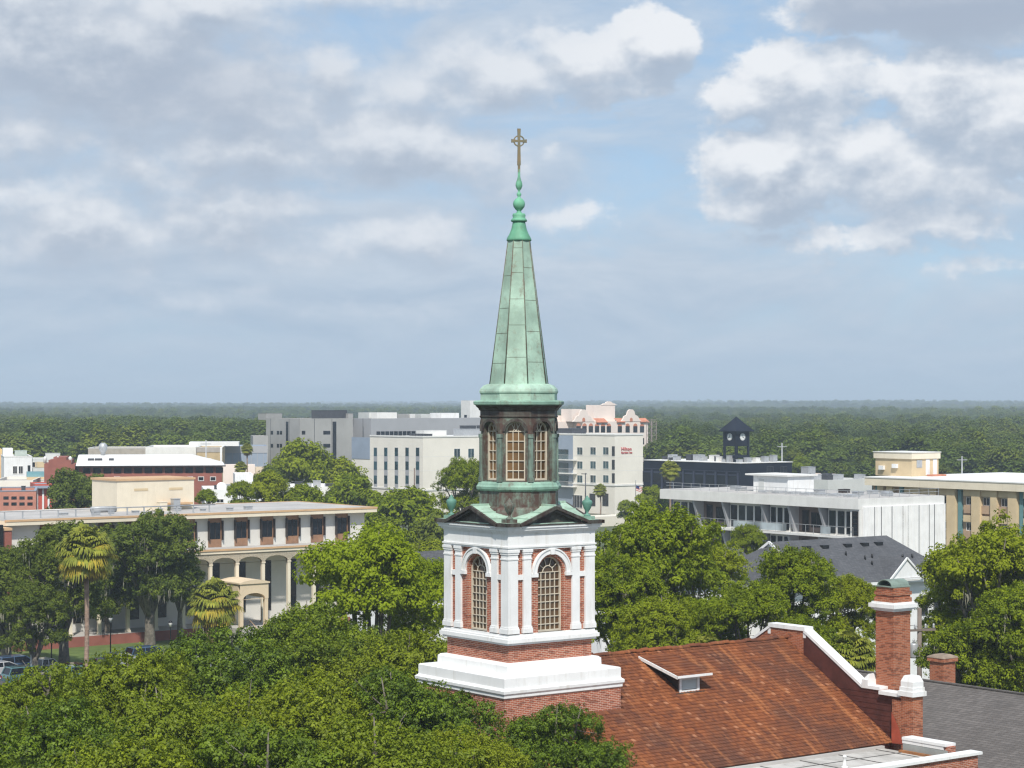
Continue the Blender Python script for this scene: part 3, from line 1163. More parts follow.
b.build('cowl', patina('grey_green_copper', (.21, .27, .23), (.10, .10, .08), .6), ch)
QX, QY, QA = 16.42, -7.92, .34
b = MB()
b.box((QX - QA, QY - QA, 0), (QX + QA, QY + QA, 10.72))
pd = b.build('parapet_pier', BRICKDARK, church)
b = MB()
b.box((QX - .46, QY - .46, 10.70), (QX + .46, QY + .46, 10.92))
b.box((QX - .40, QY - .40, 10.92), (QX + .40, QY + .40, 11.10))
b.frustum([[(QX - r, QY - r, z), (QX + r, QY - r, z), (QX + r, QY + r, z), (QX - r, QY + r, z)] for r, z in ((.36, 11.10), (.36, 11.35), (.26, 11.60), (.22, 11.62))])
b.build('pier_cap', WHITE, pd)
b = MB()
b.quad((QX - .36, -7.0, 8.45), (QX - .36, -7.0, 9.9), (QX - .36, -7.45, 9.2), (QX - .36, -7.60, 8.75), (QX - .36, -7.95, 8.5))
b.build('pier_flashing', plain('red_flashing', (0.36, 0.075, 0.04), .6, .2, 1.5), church)
b = MB()
b.box((QX - .30, -6.98, 8.45), (QX + .30, -7.55, 10.45))
b.build('parapet_return', BRICKDARK, church)
b = MB().box((QX - .36, -6.2, 10.60), (QX + .36, -7.46, 10.76))
b.build('return_coping', WHITE, church)

# low flat roofed aisle in front of the nave
m, nt, pb = new_mat('patched_flat_roof')
v = objvec(nt)
n1 = noise(nt, v, .8, 6.0, .65)
n2 = noise(nt, v, 3.0, 5.0, .7)
c_ = mixc(nt, n1.step(.35, .65), (.36, .345, .32), (.52, .50, .47))
c_ = mixc(nt, n2.step(.58, .75) * .6, c_, (.17, .155, .14))
nt.links.new(c_, pb.inputs['Base Color'])
pb.inputs['Roughness'].default_value = .9
FLATROOF = m
b = MB()
b.box((-8, -6.72, 0), (15.9, -12.2, 8.16))
b.build('aisle_wall', BRICK, church)
b = MB().box((-7.6, -6.98, 8.162), (15.4, -11.8, 8.30))
fl = b.build('flat_roof', FLATROOF, church)
b = MB()
for i in range(8):
    x = 14.8 - i * 2.4
    b.box((x, -7.1, 8.301), (x + .05, -11.75, 8.325))
for y in (-8.4, -10.1):
    b.box((-7.5, y, 8.302), (15.3, y - .05, 8.322))
b.build('roof_seam', plain('seam_tar', (.10, .095, .09), .9, .3, 2.0), fl)
b = MB().lathe([(.16, 8.30), (.16, 8.36), (.07, 8.40), (.07, 8.75), (.11, 8.78), (.02, 8.86)], 10, (10.3, -9.6, 0))
b.build('vent_pipe', WHITE, fl)
b = MB().box((-7.5, -6.99, 8.30), (15.4, -7.2, 8.42))
b.build('eave_gutter', ROOFGREY, church)
b = MB()
b.box((15.42, -8.3, 8.16), (15.88, -10.95, 8.86))
b.box((-8.0, -11.75, 8.162), (15.88, -12.2, 8.66))
b.build('aisle_parapet', BRICK, church)
b = MB()
b.box((15.32, -8.3, 8.86), (16.0, -10.85, 8.98))
b.box((15.35, -10.7, 8.70), (15.42, -8.3, 8.86))

b.box((-8.1, -11.66, 8.662), (16.06, -12.32, 8.78))
b.build('aisle_coping', WHITE, church)
b = MB()
b.box((15.36, -8.32, 8.31), (15.418, -10.9, 8.69))
b.build('parapet_lining', plain('grey_green_lining', (.30, .32, .31), .8, .12, 1.0), church)
b = MB().box((15.16, -8.25, 8.30), (15.35, -10.8, 8.40))
b.build('rust_flashing', plain('rusty_flashing', (.30, .13, .05), .8, .35, 2.0), church)


# ------------------------------------------------------------------ vegetation
def unit(n, rng):
    v = rng.normal(size=(n, 3))
    return v / np.linalg.norm(v, axis=1, keepdims=True)


def leaf_quads(c, nrm, length, width, rng, fold=.25):
    """one bent diamond leaf per centre c, facing nrm"""
    n = len(c)
    r = unit(n, rng)
    t = np.cross(nrm, r)
    t /= np.maximum(np.linalg.norm(t, axis=1, keepdims=True), 1e-6)
    b = np.cross(nrm, t)
    L = (length * rng.uniform(.7, 1.3, n))[:, None]
    W = (width * rng.uniform(.7, 1.3, n))[:, None]
    v = np.stack([c - t * L / 2, c + b * W / 2 + nrm * W * fold, c + t * L / 2, c - b * W / 2 + nrm * W * fold], 1).reshape(-1, 3)
    q = np.arange(4 * n).reshape(n, 4)
    return v, q


def crown_data(seed, lobes, clumps, per, length, width, clump_r, flat=.7, low=-.35, inner=.70, tuft=9, tspread=1.0, upb=0.0):
    """leaves gathered in sprays over the outer part of a set of ellipsoid lobes"""
    rng = np.random.default_rng(seed)
    lob = np.array(lobes, float)              # x y z rx ry rz
    area = (lob[:, 3] * lob[:, 4] + lob[:, 3] * lob[:, 5] + lob[:, 4] * lob[:, 5])
    k = rng.choice(len(lob), clumps * 3, p=area / area.sum())
    d = unit(clumps * 3, rng)
    keep = d[:, 2] > low + rng.uniform(-.35, .25, clumps * 3)
    k, d = k[keep][:clumps], d[keep][:clumps]
    rr = rng.uniform(inner, 1.06, len(k))[:, None]
    cc = lob[k, :3] + d * lob[k, 3:] * rr
    out = d * .8 + np.array([0, 0, .35])
    out /= np.linalg.norm(out, axis=1, keepdims=True)
    sz = clump_r * rng.uniform(.55, 1.35, len(k))
    tone_c = rng.normal(.5, .20, len(k))
    # clump > tuft > leaf
    nt_ = max(1, per // tuft)
    ti = np.repeat(np.arange(len(k)), nt_)
    off = unit(len(ti), rng)
    off[:, 2] = np.where(off[:, 2] < 0, off[:, 2] * .55, off[:, 2])
    ball = off * (rng.uniform(.30, 1.15, len(ti)) ** .5)[:, None]
    ball[:, 2] *= flat
    tc = cc[ti] + ball * sz[ti][:, None]
    tax = off * .6 + out[ti] * .4 + unit(len(ti), rng) * .35 + np.array([0, 0, .5])
    tax /= np.linalg.norm(tax, axis=1, keepdims=True)
    tt = tone_c[ti] + rng.normal(0, .14, len(ti))
    idx = np.repeat(np.arange(len(ti)), tuft)
    d2 = unit(len(idx), rng)
    pos = tc[idx] + (d2 * .75 + tax[idx] * .3) * length * tspread
    nrm = d2 * .55 + tax[idx] * .85 + unit(len(idx), rng) * .35 + np.array([0, -.0, upb])
    nrm /= np.linalg.norm(nrm, axis=1, keepdims=True)
    v, q = leaf_quads(pos, nrm, length, width, rng)
    tone = np.clip(tt[idx] + rng.normal(0, .12, len(idx)), 0, 1)
    return v, q, tone


def oak_lobes(seed, Rw, z0, z1, n):
    """lobes of a broad crown of radius Rw between heights z0 and z1"""
    rng = np.random.default_rng(seed)
    L = []
    for i in range(n):
        a = 2.399963 * i + rng.uniform(-.4, .4)
        f = math.sqrt((i + .5) / n)
        rad = Rw * .72 * f * rng.uniform(.85, 1.12)
        r = Rw * rng.uniform(.25, .40)
        dome = math.sqrt(max(0, 1 - (rad / Rw) ** 2))
        zt = z0 + (z1 - z0) * (.28 + .72 * dome) * rng.uniform(.78, 1.06)
        rz = r * rng.uniform(.62, .85)
        L.append((rad * math.cos(a), rad * math.sin(a), zt - rz, r, r, rz))
        if i % 2 == 0:      # a lower one to fill the skirt
            L.append((rad * 1.12 * math.cos(a + .5), rad * 1.12 * math.sin(a + .5), z0 + (z1 - z0) * rng.uniform(.22, .42), r * .85, r * .85, rz * .9))
    return L


def trunk_mb(seed, lobes, h, r0, fork=.32, nl=9):
    rnd = random.Random(seed)
    mb = MB()
    f = h * fork
    mb.tube([(0, 0, -8), (0, 0, .25), (.06, .02, f * .5), (.02, -.05, f)], [r0 * 1.25, r0 * 1.1, r0 * .9, r0 * .85], 10)
    pick = sorted(lobes, key=lambda q: -q[3])[:nl]
    for q in pick:
        e = Vector((q[0], q[1], q[2]))
        p0 = Vector((rnd.uniform(-.1, .1), rnd.uniform(-.1, .1), f * rnd.uniform(.75, .98)))
        mid = p0.lerp(e, .5) + Vector((rnd.uniform(-.4, .4), rnd.uniform(-.4, .4), rnd.uniform(.1, .6)))
        mb.tube([p0, mid, e, e + (e - mid) * .35], [r0 * .55, r0 * .36, r0 * .2, r0 * .06], 6)
        for j in range(4):
            d = Vector((rnd.gauss(0, 1), rnd.gauss(0, 1), rnd.uniform(-.1, 1))).normalized()
            s = mid.lerp(e, rnd.uniform(.3, 1))
            mb.tube([s, s + d * q[3] * .5, s + d * q[3] * 1.12 + Vector((0, 0, .1))], [r0 * .14, r0 * .08, r0 * .025], 4)
    return mb


LEAF_FORE = leafmat('glossy_oak_leaf', (0.050, 0.085, 0.004), (0.210, 0.275, 0.009), (0.180, 0.225, 0.008), .26, .7)
LEAF_BRIGHT = leafmat('bright_oak_leaf', (0.090, 0.140, 0.006), (0.265, 0.340, 0.010), (0.245, 0.31, 0.009), .32, .3)
LEAF_MID = leafmat('mid_oak_leaf', (0.076, 0.115, 0.006), (0.260, 0.320, 0.012), (0.255, 0.29, 0.011), .30, .3)
LEAF_DARK = leafmat('dark_oak_leaf', (0.056, 0.086, 0.010), (0.165, 0.210, 0.024), (0.15, 0.18, 0.022), .28, .35)
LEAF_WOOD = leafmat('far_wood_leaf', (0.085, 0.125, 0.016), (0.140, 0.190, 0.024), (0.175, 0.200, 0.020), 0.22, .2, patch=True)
MOSSM = plain('spanish_moss', (0.24, 0.23, 0.17), 0.95, 0.25, 2.0)


def make_oak(seed, mat, Rw, h, z0, n, clumps, per, length, width, clump_r, moss=0, r0=.42, fork=.3, flat=.7, low=-.35):
    lobes = oak_lobes(seed, Rw, z0, h, n)
    v, q, t = crown_data(seed + 50, lobes, clumps, per, length, width, clump_r, flat, low)
    crown = fast_mesh('oak_crown', v, q, t, mat)
    tm = trunk_mb(seed + 9, lobes, h, r0, fork)
    to = tm.build('oak_trunk', BARK)
    trunk = to.data
    bpy.data.objects.remove(to)
    mm = None
    if moss:
        rng = np.random.default_rng(seed + 77)
        lob = np.array(lobes)
        k = rng.integers(0, len(lob), moss)
        a = rng.uniform(0, 2 * math.pi, moss)
        p = lob[k, :3] + np.stack([np.cos(a) * lob[k, 3] * rng.uniform(.5, 1.0, moss), np.sin(a) * lob[k, 4] * rng.uniform(.5, 1.0, moss), lob[k, 5] * rng.uniform(-.6, .2, moss)], 1)
        vs, qs = [], []
        for j in range(moss):
            for s in range(5):
                w = rng.uniform(.04, .10)
                L = rng.uniform(.5, 1.5)
                o = p[j] + rng.normal(size=3) * .25
                an = rng.uniform(0, math.pi)
                dx, dy = math.cos(an) * w, math.sin(an) * w
                m_ = o + np.array([rng.normal() * .06, rng.normal() * .06, -L * .5])
                e = o + np.array([rng.normal() * .1, rng.normal() * .1, -L])
                b0 = len(vs)
                vs += [(o[0] - dx, o[1] - dy, o[2]), (o[0] + dx, o[1] + dy, o[2]), (m_[0] + dx * .8, m_[1] + dy * .8, m_[2]), (m_[0] - dx * .8, m_[1] - dy * .8, m_[2]),
                       (e[0] + dx * .15, e[1] + dy * .15, e[2]), (e[0] - dx * .15, e[1] - dy * .15, e[2])]
                qs += [(b0, b0 + 1, b0 + 2, b0 + 3), (b0 + 3, b0 + 2, b0 + 4, b0 + 5)]
        mm = fast_mesh('oak_moss', vs, qs, np.full(len(qs), .5), MOSSM)
    return dict(crown=crown, trunk=trunk, moss=mm, R=Rw, h=h)


LEAF_FORE_PALE = leafmat('pale_oak_leaf', (0.068, 0.100, 0.005), (0.260, 0.315, 0.011), (0.225, 0.260, 0.010), .28, .6)
LEAF_FORE_DEEP = leafmat('deep_oak_leaf', (0.040, 0.074, 0.004), (0.160, 0.235, 0.010), (0.145, 0.200, 0.008), .24, .7)
FORE = [make_oak(11 + i, (LEAF_FORE, LEAF_FORE_PALE, LEAF_FORE_DEEP)[i], 5.6, 13.0, 3.5, 26, 720, 126, .165, .105, .66, 0, .40, .28, low=-.12) for i in range(3)]
BRIGHT = [make_oak(31 + i, LEAF_BRIGHT, 5.4, 15.0, 3.5, 22, 560, 108, .25, .15, .80, 0, .42, .28, low=-.12) for i in range(2)]
MID = [make_oak(41 + i, LEAF_MID, 5.8, 16.0, 3.5, 26, 560, 108, .25, .15, .80, 22, .45, .26, low=-.12) for i in range(3)]
DARKO = [make_oak(51 + i, LEAF_DARK, 6.2, 14.0, 3.2, 26, 540, 90, .30, .19, .85, 45, .62, .25) for i in range(2)]
FARO = [make_oak(61 + i, LEAF_MID, 5.6, 15.0, 2.8, 20, 420, 42, .62, .36, .85, 0, .42, .25) for i in range(2)]
FARD = [make_oak(71 + i, LEAF_DARK, 5.6, 14.0, 2.5, 20, 420, 42, .62, .36, .85, 0, .42, .25) for i in range(2)]
BUSH = [make_oak(81, LEAF_MID, 2.0, 2.6, .3, 9, 160, 50, .22, .12, .42, 0, .10, .15, low=-.8)]
TREE_N = [0]


def tree(kind, px, D, ytop, wpx, label, group=None, name='oak_tree', cat='tree', pick=None, rot=None):
    """a tree whose top shows at row ytop and whose crown is wpx columns wide, at distance D"""
    i = TREE_N[0]
    TREE_N[0] += 1
    pr = kind[(i if pick is None else pick) % len(kind)]
    p = at(px, D)
    h = zat(ytop, D)
    w = wpx * D / F / 2 * (1.12 if kind is FORE else .92)
    t = thing(name, label, cat, (p.x, p.y, 0), (i * 2.39996 if rot is None else rot), group)
    s = w / pr['R']
    sz = min(h / pr['h'], s * 1.16)              # crowns keep their shape; a taller tree gets a longer bole
    lift = h - pr['h'] * sz
    for nm, key in (('crown', 'crown'), ('trunk', 'trunk'), ('hanging_moss', 'moss')):
        if pr[key]:
            o = part(nm, pr[key], t)
            o.scale = (s, s, sz)
            o.location = (0, 0, lift)
    return t


# ---- palms
def frond_data(rng, el, az, plen, flen, n=15, droop=.5, spread=1.45, width=.068):
    """a costapalmate fan: petiole, then narrow leaflets splaying from its tip"""
    d = np.array([math.cos(az) * math.cos(el), math.sin(az) * math.cos(el), math.sin(el)])
    side = np.array([-math.sin(az), math.cos(az), 0])
    up = np.cross(side, d) * -1
    hub = d * plen + np.array([0, 0, -plen * .12])
    vs, qs = [], []
    w = .03
    vs += [tuple(-side * w), tuple(side * w), tuple(hub + side * w), tuple(hub - side * w)]
    qs.append((0, 1, 2, 3))
    for j in range(n):
        a = (j / (n - 1) - .5) * 2 * spread + rng.normal(0, .04)
        ld = d * math.cos(a) + side * math.sin(a)
        L = flen * (1 - .25 * abs(a) / spread) * rng.uniform(.88, 1.08)
        lw = width * rng.uniform(.8, 1.2)
        acr = np.cross(ld, up)
        acr /= np.linalg.norm(acr)
        p0 = hub
        p1 = hub + ld * L * .45 + up * .05
        p2 = hub + ld * L * .78 + np.array([0, 0, -L * .10 * droop])
        p3 = hub + ld * L * .95 + np.array([0, 0, -L * .42 * droop])
        b = len(vs)
        for p, ww in ((p0, .35), (p1, 1.0), (p2, .8), (p3, .15)):
            vs += [tuple(p - acr * lw * ww), tuple(p + acr * lw * ww)]
        qs += [(b + 2 * k, b + 2 * k + 1, b + 2 * k + 3, b + 2 * k + 2) for k in range(3)]
    return vs, qs


PALM_GREEN = leafmat('palm_leaf', (0.13, 0.155, 0.020), (0.32, 0.33, 0.045), None, .2, .35)
PALM_YELLOW = leafmat('yellow_palm_leaf', (0.30, 0.25, 0.03), (0.52, 0.40, 0.05), None, .2, .3)
PALM_DRY = leafmat('dry_palm_leaf', (0.12, 0.085, 0.045), (0.24, 0.17, 0.09), None, .1, .2)


def palm_crown(seed, el0, el1, count, plen, flen, droop, mat, name, n=24):
    rng = np.random.default_rng(seed)
    V_, Q_, T_ = [], [], []
    for i in range(count):
        el = el0 + (el1 - el0) * ((i + .5) / count) + rng.normal(0, .22)
        vs, qs = frond_data(rng, el, i * 2.39996 + rng.normal(0, .2), plen * rng.uniform(.8, 1.15), flen * rng.uniform(.85, 1.1), n, droop * rng.uniform(.7, 1.3))
        o = len(V_)
        V_ += vs
        Q_ += [tuple(k + o for k in q) for q in qs]
        T_ += list(np.clip(rng.normal(.5, .25) + rng.normal(0, .12, len(qs)), 0, 1))
    return fast_mesh(name, V_, Q_, T_, mat)


def palm_trunk(h, r, seed):
    rnd = random.Random(seed)
    bx, by = rnd.uniform(-.25, .25), rnd.uniform(-.2, .2)
    pts = [(bx * math.sin(f * math.pi), by * math.sin(f * math.pi), h * f) for f in (-.02, .1, .25, .4, .55, .7, .85, .95, 1.0)]
    mb = MB().tube(pts, [r * 1.35, r * 1.1, r * .95, r * .92, r * .95, r * .95, r * 1.0, r * 1.25, r * .9], 10)
    rings = MB()
    for k in range(int(h * 3)):
        z = (k + .5) / 3
        f = z / h
        if f > .97:
            break
        c = (bx * math.sin(f * math.pi), by * math.sin(f * math.pi), 0)
        mb.lathe([(r * .95, z - .04), (r * 1.04, z), (r * .95, z + .04)], 10, c)
    return mb


PG1 = palm_crown(1, -.45, 1.45, 84, .90, 1.05, .75, PALM_GREEN, 'palm_fan')
PY1 = palm_crown(2, -.90, .10, 30, .95, 1.0, .9, PALM_YELLOW, 'palm_yellow_fan')
PD1 = palm_crown(3, -1.40, -.70, 26, .6, 1.0, 1.0, PALM_DRY, 'palm_dry_fan')


def palm(px, D, ytop, wpx, ybase, label, group=None, yellow=True, dry=True, z_ground=0.0):
    p = at(px, D)
    sc = wpx * D / F / 2 / 1.72
    h = zat(ytop, D) - 1.55 * sc
    t = thing('sabal_palm', label, 'palm tree', (p.x, p.y, z_ground), px * 1.3, group)
    if dry and wpx > 45 and ytop > 570:
        for k in range(2):
            o = part('dry_frond', PD1, t)
            o.location, o.scale, o.rotation_euler = (0, 0, h * (.78 - .25 * k)), (sc * (.9 - .15 * k),) * 3, (0, 0, k + 1.0)
    if h > .4:
        palm_trunk(h, .17 * min(1.2, max(sc, .7)), int(px)).build('trunk', PALMBARK, t)
    for nm, me, ok in (('green_frond', PG1, True), ('yellow_frond', PY1, yellow), ('dry_frond', PD1, dry)):
        if ok:
            o = part(nm, me, t)
            o.location = (0, 0, h)
            o.scale = (sc, sc, sc)
            o.rotation_euler = (0, 0, px * .7)
    return t


# ------------------------------------------------------------------ the town
def face(side):
    """frame of a building's front: 'R' is the face along U, 'L' the face along V; x across, -y outwards, z up"""
    return Matrix.Identity(4) if side == 'R' else Matrix(((0, 1, 0, 0), (1, 0, 0, 0), (0, 0, 1, 0), (0, 0, 0, 1)))


def dirs(root):
    a = root.rotation_euler[2]
    return Vector((math.cos(a), math.sin(a), 0)), Vector((-math.sin(a), math.cos(a), 0))


def fp(root, side, px, py, back=0.0):
    """picture point on a face of a building (pushed back by `back` metres) -> distance across and height"""
    u, v = dirs(root)
    d, n = (u, v) if side == 'R' else (v, u)
    o = Vector(root.location) + n * back
    s = along(o, d, px)
    return s, zat(py, o.y + d.y * s)


def window(root, side, s, z0, w, h, glass=None, frame=None, y=0.0, mull=1, bars=0, name='window', proud=.06):
    """window centred at s on a face: frame with its pane, or a bare pane when it is tiny"""
    glass = glass or GLASS
    g = MB()
    g.M = face(side)
    if frame is None:
        g.box((s - w / 2, y - .03, z0), (s + w / 2, y + .05, z0 + h))
        return g.build(name, glass, root)
    f = MB()
    f.M = face(side)
    t = .09
    f.box((s - w / 2, y - proud, z0), (s - w / 2 + t, y + .02, z0 + h))
    f.box((s + w / 2 - t, y - proud, z0), (s + w / 2, y + .02, z0 + h))
    f.box((s - w / 2 + t, y - proud, z0), (s + w / 2 - t, y + .02, z0 + t))
    f.box((s - w / 2 + t, y - proud, z0 + h - t), (s + w / 2 - t, y + .02, z0 + h))
    for i in range(1, mull + 1):
        x = s - w / 2 + w * i / (mull + 1)
        f.box((x - .03, y - proud + .015, z0 + t), (x + .03, y + .02, z0 + h - t))
    for i in range(1, bars + 1):
        z = z0 + h * i / (bars + 1)
        f.box((s - w / 2 + t, y - proud + .01, z - .03), (s + w / 2 - t, y + .02, z + .03))
    o = f.build(name, frame, root)
    g.box((s - w / 2 + t, y - .02, z0 + t), (s + w / 2 - t, y + .015, z0 + h - t))
    g.build('pane', glass, o)
    return o


def block(name, label, pxl, pxc, pxr, ytop, D, wall, roof=None, rot=None, cat='building', parapet=.5, coping=None, z0=0.0, depth=None):
    """plain flat roofed building from its near corner: left face to column pxl, right face to column pxr"""
    p = at(pxc, D)
    t = thing(name, label, cat, (p.x, p.y, 0), TH if rot is None else rot)
    u, v = dirs(t)
    Lx = along(p, u, pxr)
    Ly = depth if depth else along(p, v, pxl)
    h = zat(ytop, D)
    b = MB().box((0, 0, z0), (Lx, Ly, h - parapet))
    w = .25
    for a, c in (((0, 0), (Lx, w)), ((0, Ly - w), (Lx, Ly)), ((0, w), (w, Ly - w)), ((Lx - w, w), (Lx, Ly - w))):
        b.box((a[0], a[1], h - parapet), (c[0], c[1], h))
    b.build('wall', wall, t)
    if roof:
        MB().box((w, w, h - parapet), (Lx - w, Ly - w, h - parapet + .04)).build('roof', roof, t)
    if coping:
        c_ = MB()
        for a, c in (((-.06, -.06), (Lx + .06, w + .05)), ((-.06, Ly - w - .05), (Lx + .06, Ly + .06)), ((-.06, w + .05), (w + .05, Ly - w - .05)), ((Lx - w - .05, w + .05), (Lx + .06, Ly - w - .05))):
            c_.box((a[0], a[1], h), (c[0], c[1], h + .12))
        c_.build('coping', coping, t)
    t['_L'] = (Lx, Ly, h, parapet)
    return t, Lx, Ly, h


def unit_box(root, x, y, z, sx, sy, sz, mat=None, name='rooftop_unit'):
    b = MB().box((x, y, z), (x + sx, y + sy, z + sz))
    b.box((x - .05, y - .05, z + sz), (x + sx + .05, y + sy + .05, z + sz + .06))
    b.box((x + sx * .15, y - .02, z + sz * .2), (x + sx * .85, y, z + sz * .7))
    return b.build(name, mat or GALV, root)


# ================= A. cream three storey office with an arcade
pA = at(377, 228)
A = grid_thing('office_building', 'cream three storey office with an arched arcade and a curved entrance porch', 'building', pA)
zA = zat(507, 228)
LA = along(pA, -U, 6)
WA = 17.0
b = MB().box((-LA, 1.0, 1.0), (-1.0, WA - 1, zA - .55))
b.build('wall', plain('warm_pale_stucco', (.62, .60, .55), .8, .05, .5, dirt=.12, dirtcol=(.4, .38, .34)), A)
b = MB().box((-LA, 0, zA - .55), (0, WA, zA - .08))
b.build('roof_slab', CREAM, A)
b = MB()
b.box((-LA - .04, -.05, zA - .18), (.05, .25, zA + .02))
b.box((-.2, .25, zA - .18), (.05, WA, zA + .02))
b.box((-LA, WA - .2, zA - .1), (-.2, WA + .02, zA + .02))
b.build('fascia_trim', TANTRIM, A)
MB().box((-LA, .25, zA - .08), (-.2, WA - .2, zA - .03)).build('roof', ROOFGREY, A)
# penthouse on the roof
for nm, mat, g, za, zb in (('penthouse', CREAM, 0, zA - .03, 0), ):
    pass
s0 = -(along(pA + V * 9, -U, 117))
s1 = -(along(pA + V * 9, -U, 194))
zp = zat(481.5, 218)
b = MB().box((s0, 9, zA - .03), (s1, 15, zp))
ph = b.build('penthouse', CREAM, A)
b = MB().box((s0 - .12, 8.88, zp), (s1 + .12, 15.12, zp + .22))
b.build('penthouse_trim', TANTRIM, ph)
b = MB()
b.box((s0 + 4.8, 8.2, zA + .55), (s0 + 8.6, 8.98, zA + .75))
b.build('duct', TANTRIM, ph)
for x, w_, z in ((s0 + 2.0, 1.6, 2.1), (s1 - 3.0, 1.6, 2.1)):
    MB().box((x, 8.96, zA + z), (x + w_, 8.995, zA + z + .25)).build('wall_vent', TAN, ph)
unit_box(A, s0 + 4.2, 7.4, zA - .03, .9, .7, .9, CREAM)
unit_box(A, s0 + 5.9, 7.5, zA - .03, .8, .7, 1.2, GALV)
b = MB()
x0p = -LA + .3
b.tube([(x0p, 2.2, zA + .75), (s0 + 8, 2.2, zA + .75)], .07, 6)
x = x0p + .5
while x < s0 + 7.8:
    b.box((x - .05, 2.12, zA - .03), (x + .05, 2.28, zA + .7))
    x += 1.9
b.build('roof_pipe', GALV, A)
rnd = random.Random(2)
for i in range(9):
    x = s0 - 8 + i * 2.6
    unit_box(A, x, 3.2 + rnd.uniform(0, 2.5), zA - .03, rnd.uniform(.3, .9), .5, rnd.uniform(.18, .45), GALV, 'roof_vent')
b = MB().tube([(s0 - 3.2, 8.5, zA + .3), (s0 - .4, 8.5, zA + .3)], .32, 10)
b.build('exhaust_duct', GALV, A)
# upper windows: dark glass between brown panels and dark fins
up = [188, 214.5, 240.6, 266.8, 291.8, 316.8, 341.4]
sp_ = [fp(A, 'R', px, 530, 1.0)[0] for px in up]
stp = (sp_[-1] - sp_[0]) / 6
zc = zA - .55
for i in range(-5, 7):
    s = sp_[0] + i * stp
    f = MB().box((s - .78, .93, zc - 3.1), (s + .78, 1.0, zc))
    o = f.build('window_panel', BROWNPANEL, A)
    MB().box((s - .62, .90, zc - 2.25), (s + .62, .929, zc - .55)).build('pane', GLASSNAVY, o)
    f = MB()
    for sx in (-.83, .77):
        f.box((s + sx, .62, zc - 2.35), (s + sx + .09, 1.0, zc - .34))
    f.box((s - .04, .86, zc - 2.2), (s + .04, .90, zc - .45))
    f.build('window_fin', DARKBROWN, o)
# arcade in front: lower roof, arched wall, columns, inner wall windows
ya = -2.3
zr2 = zat(541, 226)
xe = along(pA + V * ya, U, 391)
b = MB()
b.box((-LA, ya - .12, zr2 - .5), (xe, 1.0, zr2 - .12))
b.box((-1.0, 1.0, zr2 - .5), (xe, 8.0, zr2 - .12))
b.build('arcade_roof', CREAM, A)
b = MB()
b.box((-LA, ya - .22, zr2 - .2), (xe + .06, ya - .1, zr2))
b.box((xe - .3, ya - .1, zr2 - .2), (xe + .06, 8.0, zr2))
b.build('arcade_trim', TANTRIM, A)
MB().box((-LA, ya - .1, zr2 - .12), (-1.0, .995, zr2 - .06)).build('arcade_roofing', ROOFGREY, A)
cols = [211, 237.5, 263.3, 289, 314.5]
cs_ = [fp(A, 'R', px, 600, ya)[0] for px in cols]
cst = (cs_[-1] - cs_[0]) / 4
b = MB()
spring = zr2 - 1.55
allc = [cs_[0] + i * cst for i in range(-6, 8) if cs_[0] + i * cst < xe - .2]
for c in allc:
    if c + cst < xe + .5:
        b.arch_wall(c, c + cst, spring, zr2 - .5, c + cst / 2, cst / 2 - .17, spring, spring, .35, .62, 12, ya)
    b.build('arcade_arch', CREAM, A)
for c in allc:
    b = MB()
    b.box((c - .17, ya + .01, 1.0), (c + .17, ya + .34, spring))
    b.box((c - .24, ya - .05, 1.0), (c + .24, ya + .40, 1.25))
    b.box((c - .22, ya - .04, spring - .14), (c + .22, ya + .39, spring))
    b.build('arcade_column', CREAM, A)
for c in allc:
    s = c + cst / 2
    f = MB()
    f.box((s + .2, .93, 1.9), (s + 1.25, 1.0, 7.2))
    o = f.build('arcade_window_panel', DARKBROWN, A)
    g = MB().box((s + .32, .90, 5.1), (s + 1.13, .928, 7.1))
    g.box((s + .32, .90, 2.1), (s + 1.13, .928, 3.2))
    g.build('pane', GLASSNAVY, o)
b = MB().box((-LA, ya - .6, 0), (xe, 1.0, 1.0))
b.build('plinth', BRICKFAR, A)
MB().box((-LA, ya - .55, 1.0), (xe, .99, 1.03)).build('arcade_floor', PAVING, A)
PORCH = plain('porch_stucco', (.66, .53, .37), .8, .06, .6)
# projecting entrance porch with an arched front
yq = ya - 4.2
sc0 = fp(A, 'R', 240, 600, yq)[0]
sc1 = fp(A, 'R', 268.5, 600, yq)[0]
Dq = pA.y + V.y * yq + U.y * sc0
zt_, zb_ = zat(582, Dq), zat(600, Dq)
pxm = (sc0 + sc1) / 2
b = MB()
b.arch_wall(sc0, sc1, zb_, zt_ - .1, pxm, (sc1 - sc0) / 2 - .38, zb_, zb_, .4, .62, 14, yq)
b.box((sc0, yq + .401, zb_ + .05), (sc0 + .35, ya, zt_ - .15))
b.box((sc1 - .35, yq + .401, zb_ + .05), (sc1, ya, zt_ - .15))
n = 10
rg = [[(sc0 - .12 + (sc1 - sc0 + .24) * i / n, y, zt_ - .12 + .28 * math.sin(math.pi * i / n)) for i in range(n + 1)] for y in (yq - .12, ya + .1)]
for i in range(n):
    b.quad(rg[0][i], rg[0][i + 1], rg[1][i + 1], rg[1][i])
    b.quad((rg[0][i][0], yq - .12, zt_ - .25), (rg[0][i + 1][0], yq - .12, zt_ - .25), rg[0][i + 1], rg[0][i])
b.box((sc0 - .12, yq - .119, zt_ - .26), (sc1 + .12, ya, zt_ - .13))
b.build('entrance_porch', PORCH, A)
for x in (sc0 + .22, sc1 - .22):
    b = MB()
    b.box((x - .19, yq + .02, .9), (x + .19, yq + .39, zb_ + .05))
    b.box((x - .26, yq - .05, .9), (x + .26, yq + .46, 1.15))
    b.build('porch_column', PORCH, A)
MB().box((sc0, yq - .6, 0), (sc1 + 1.2, ya - .6, 1.02)).build('porch_floor', PAVING, A)
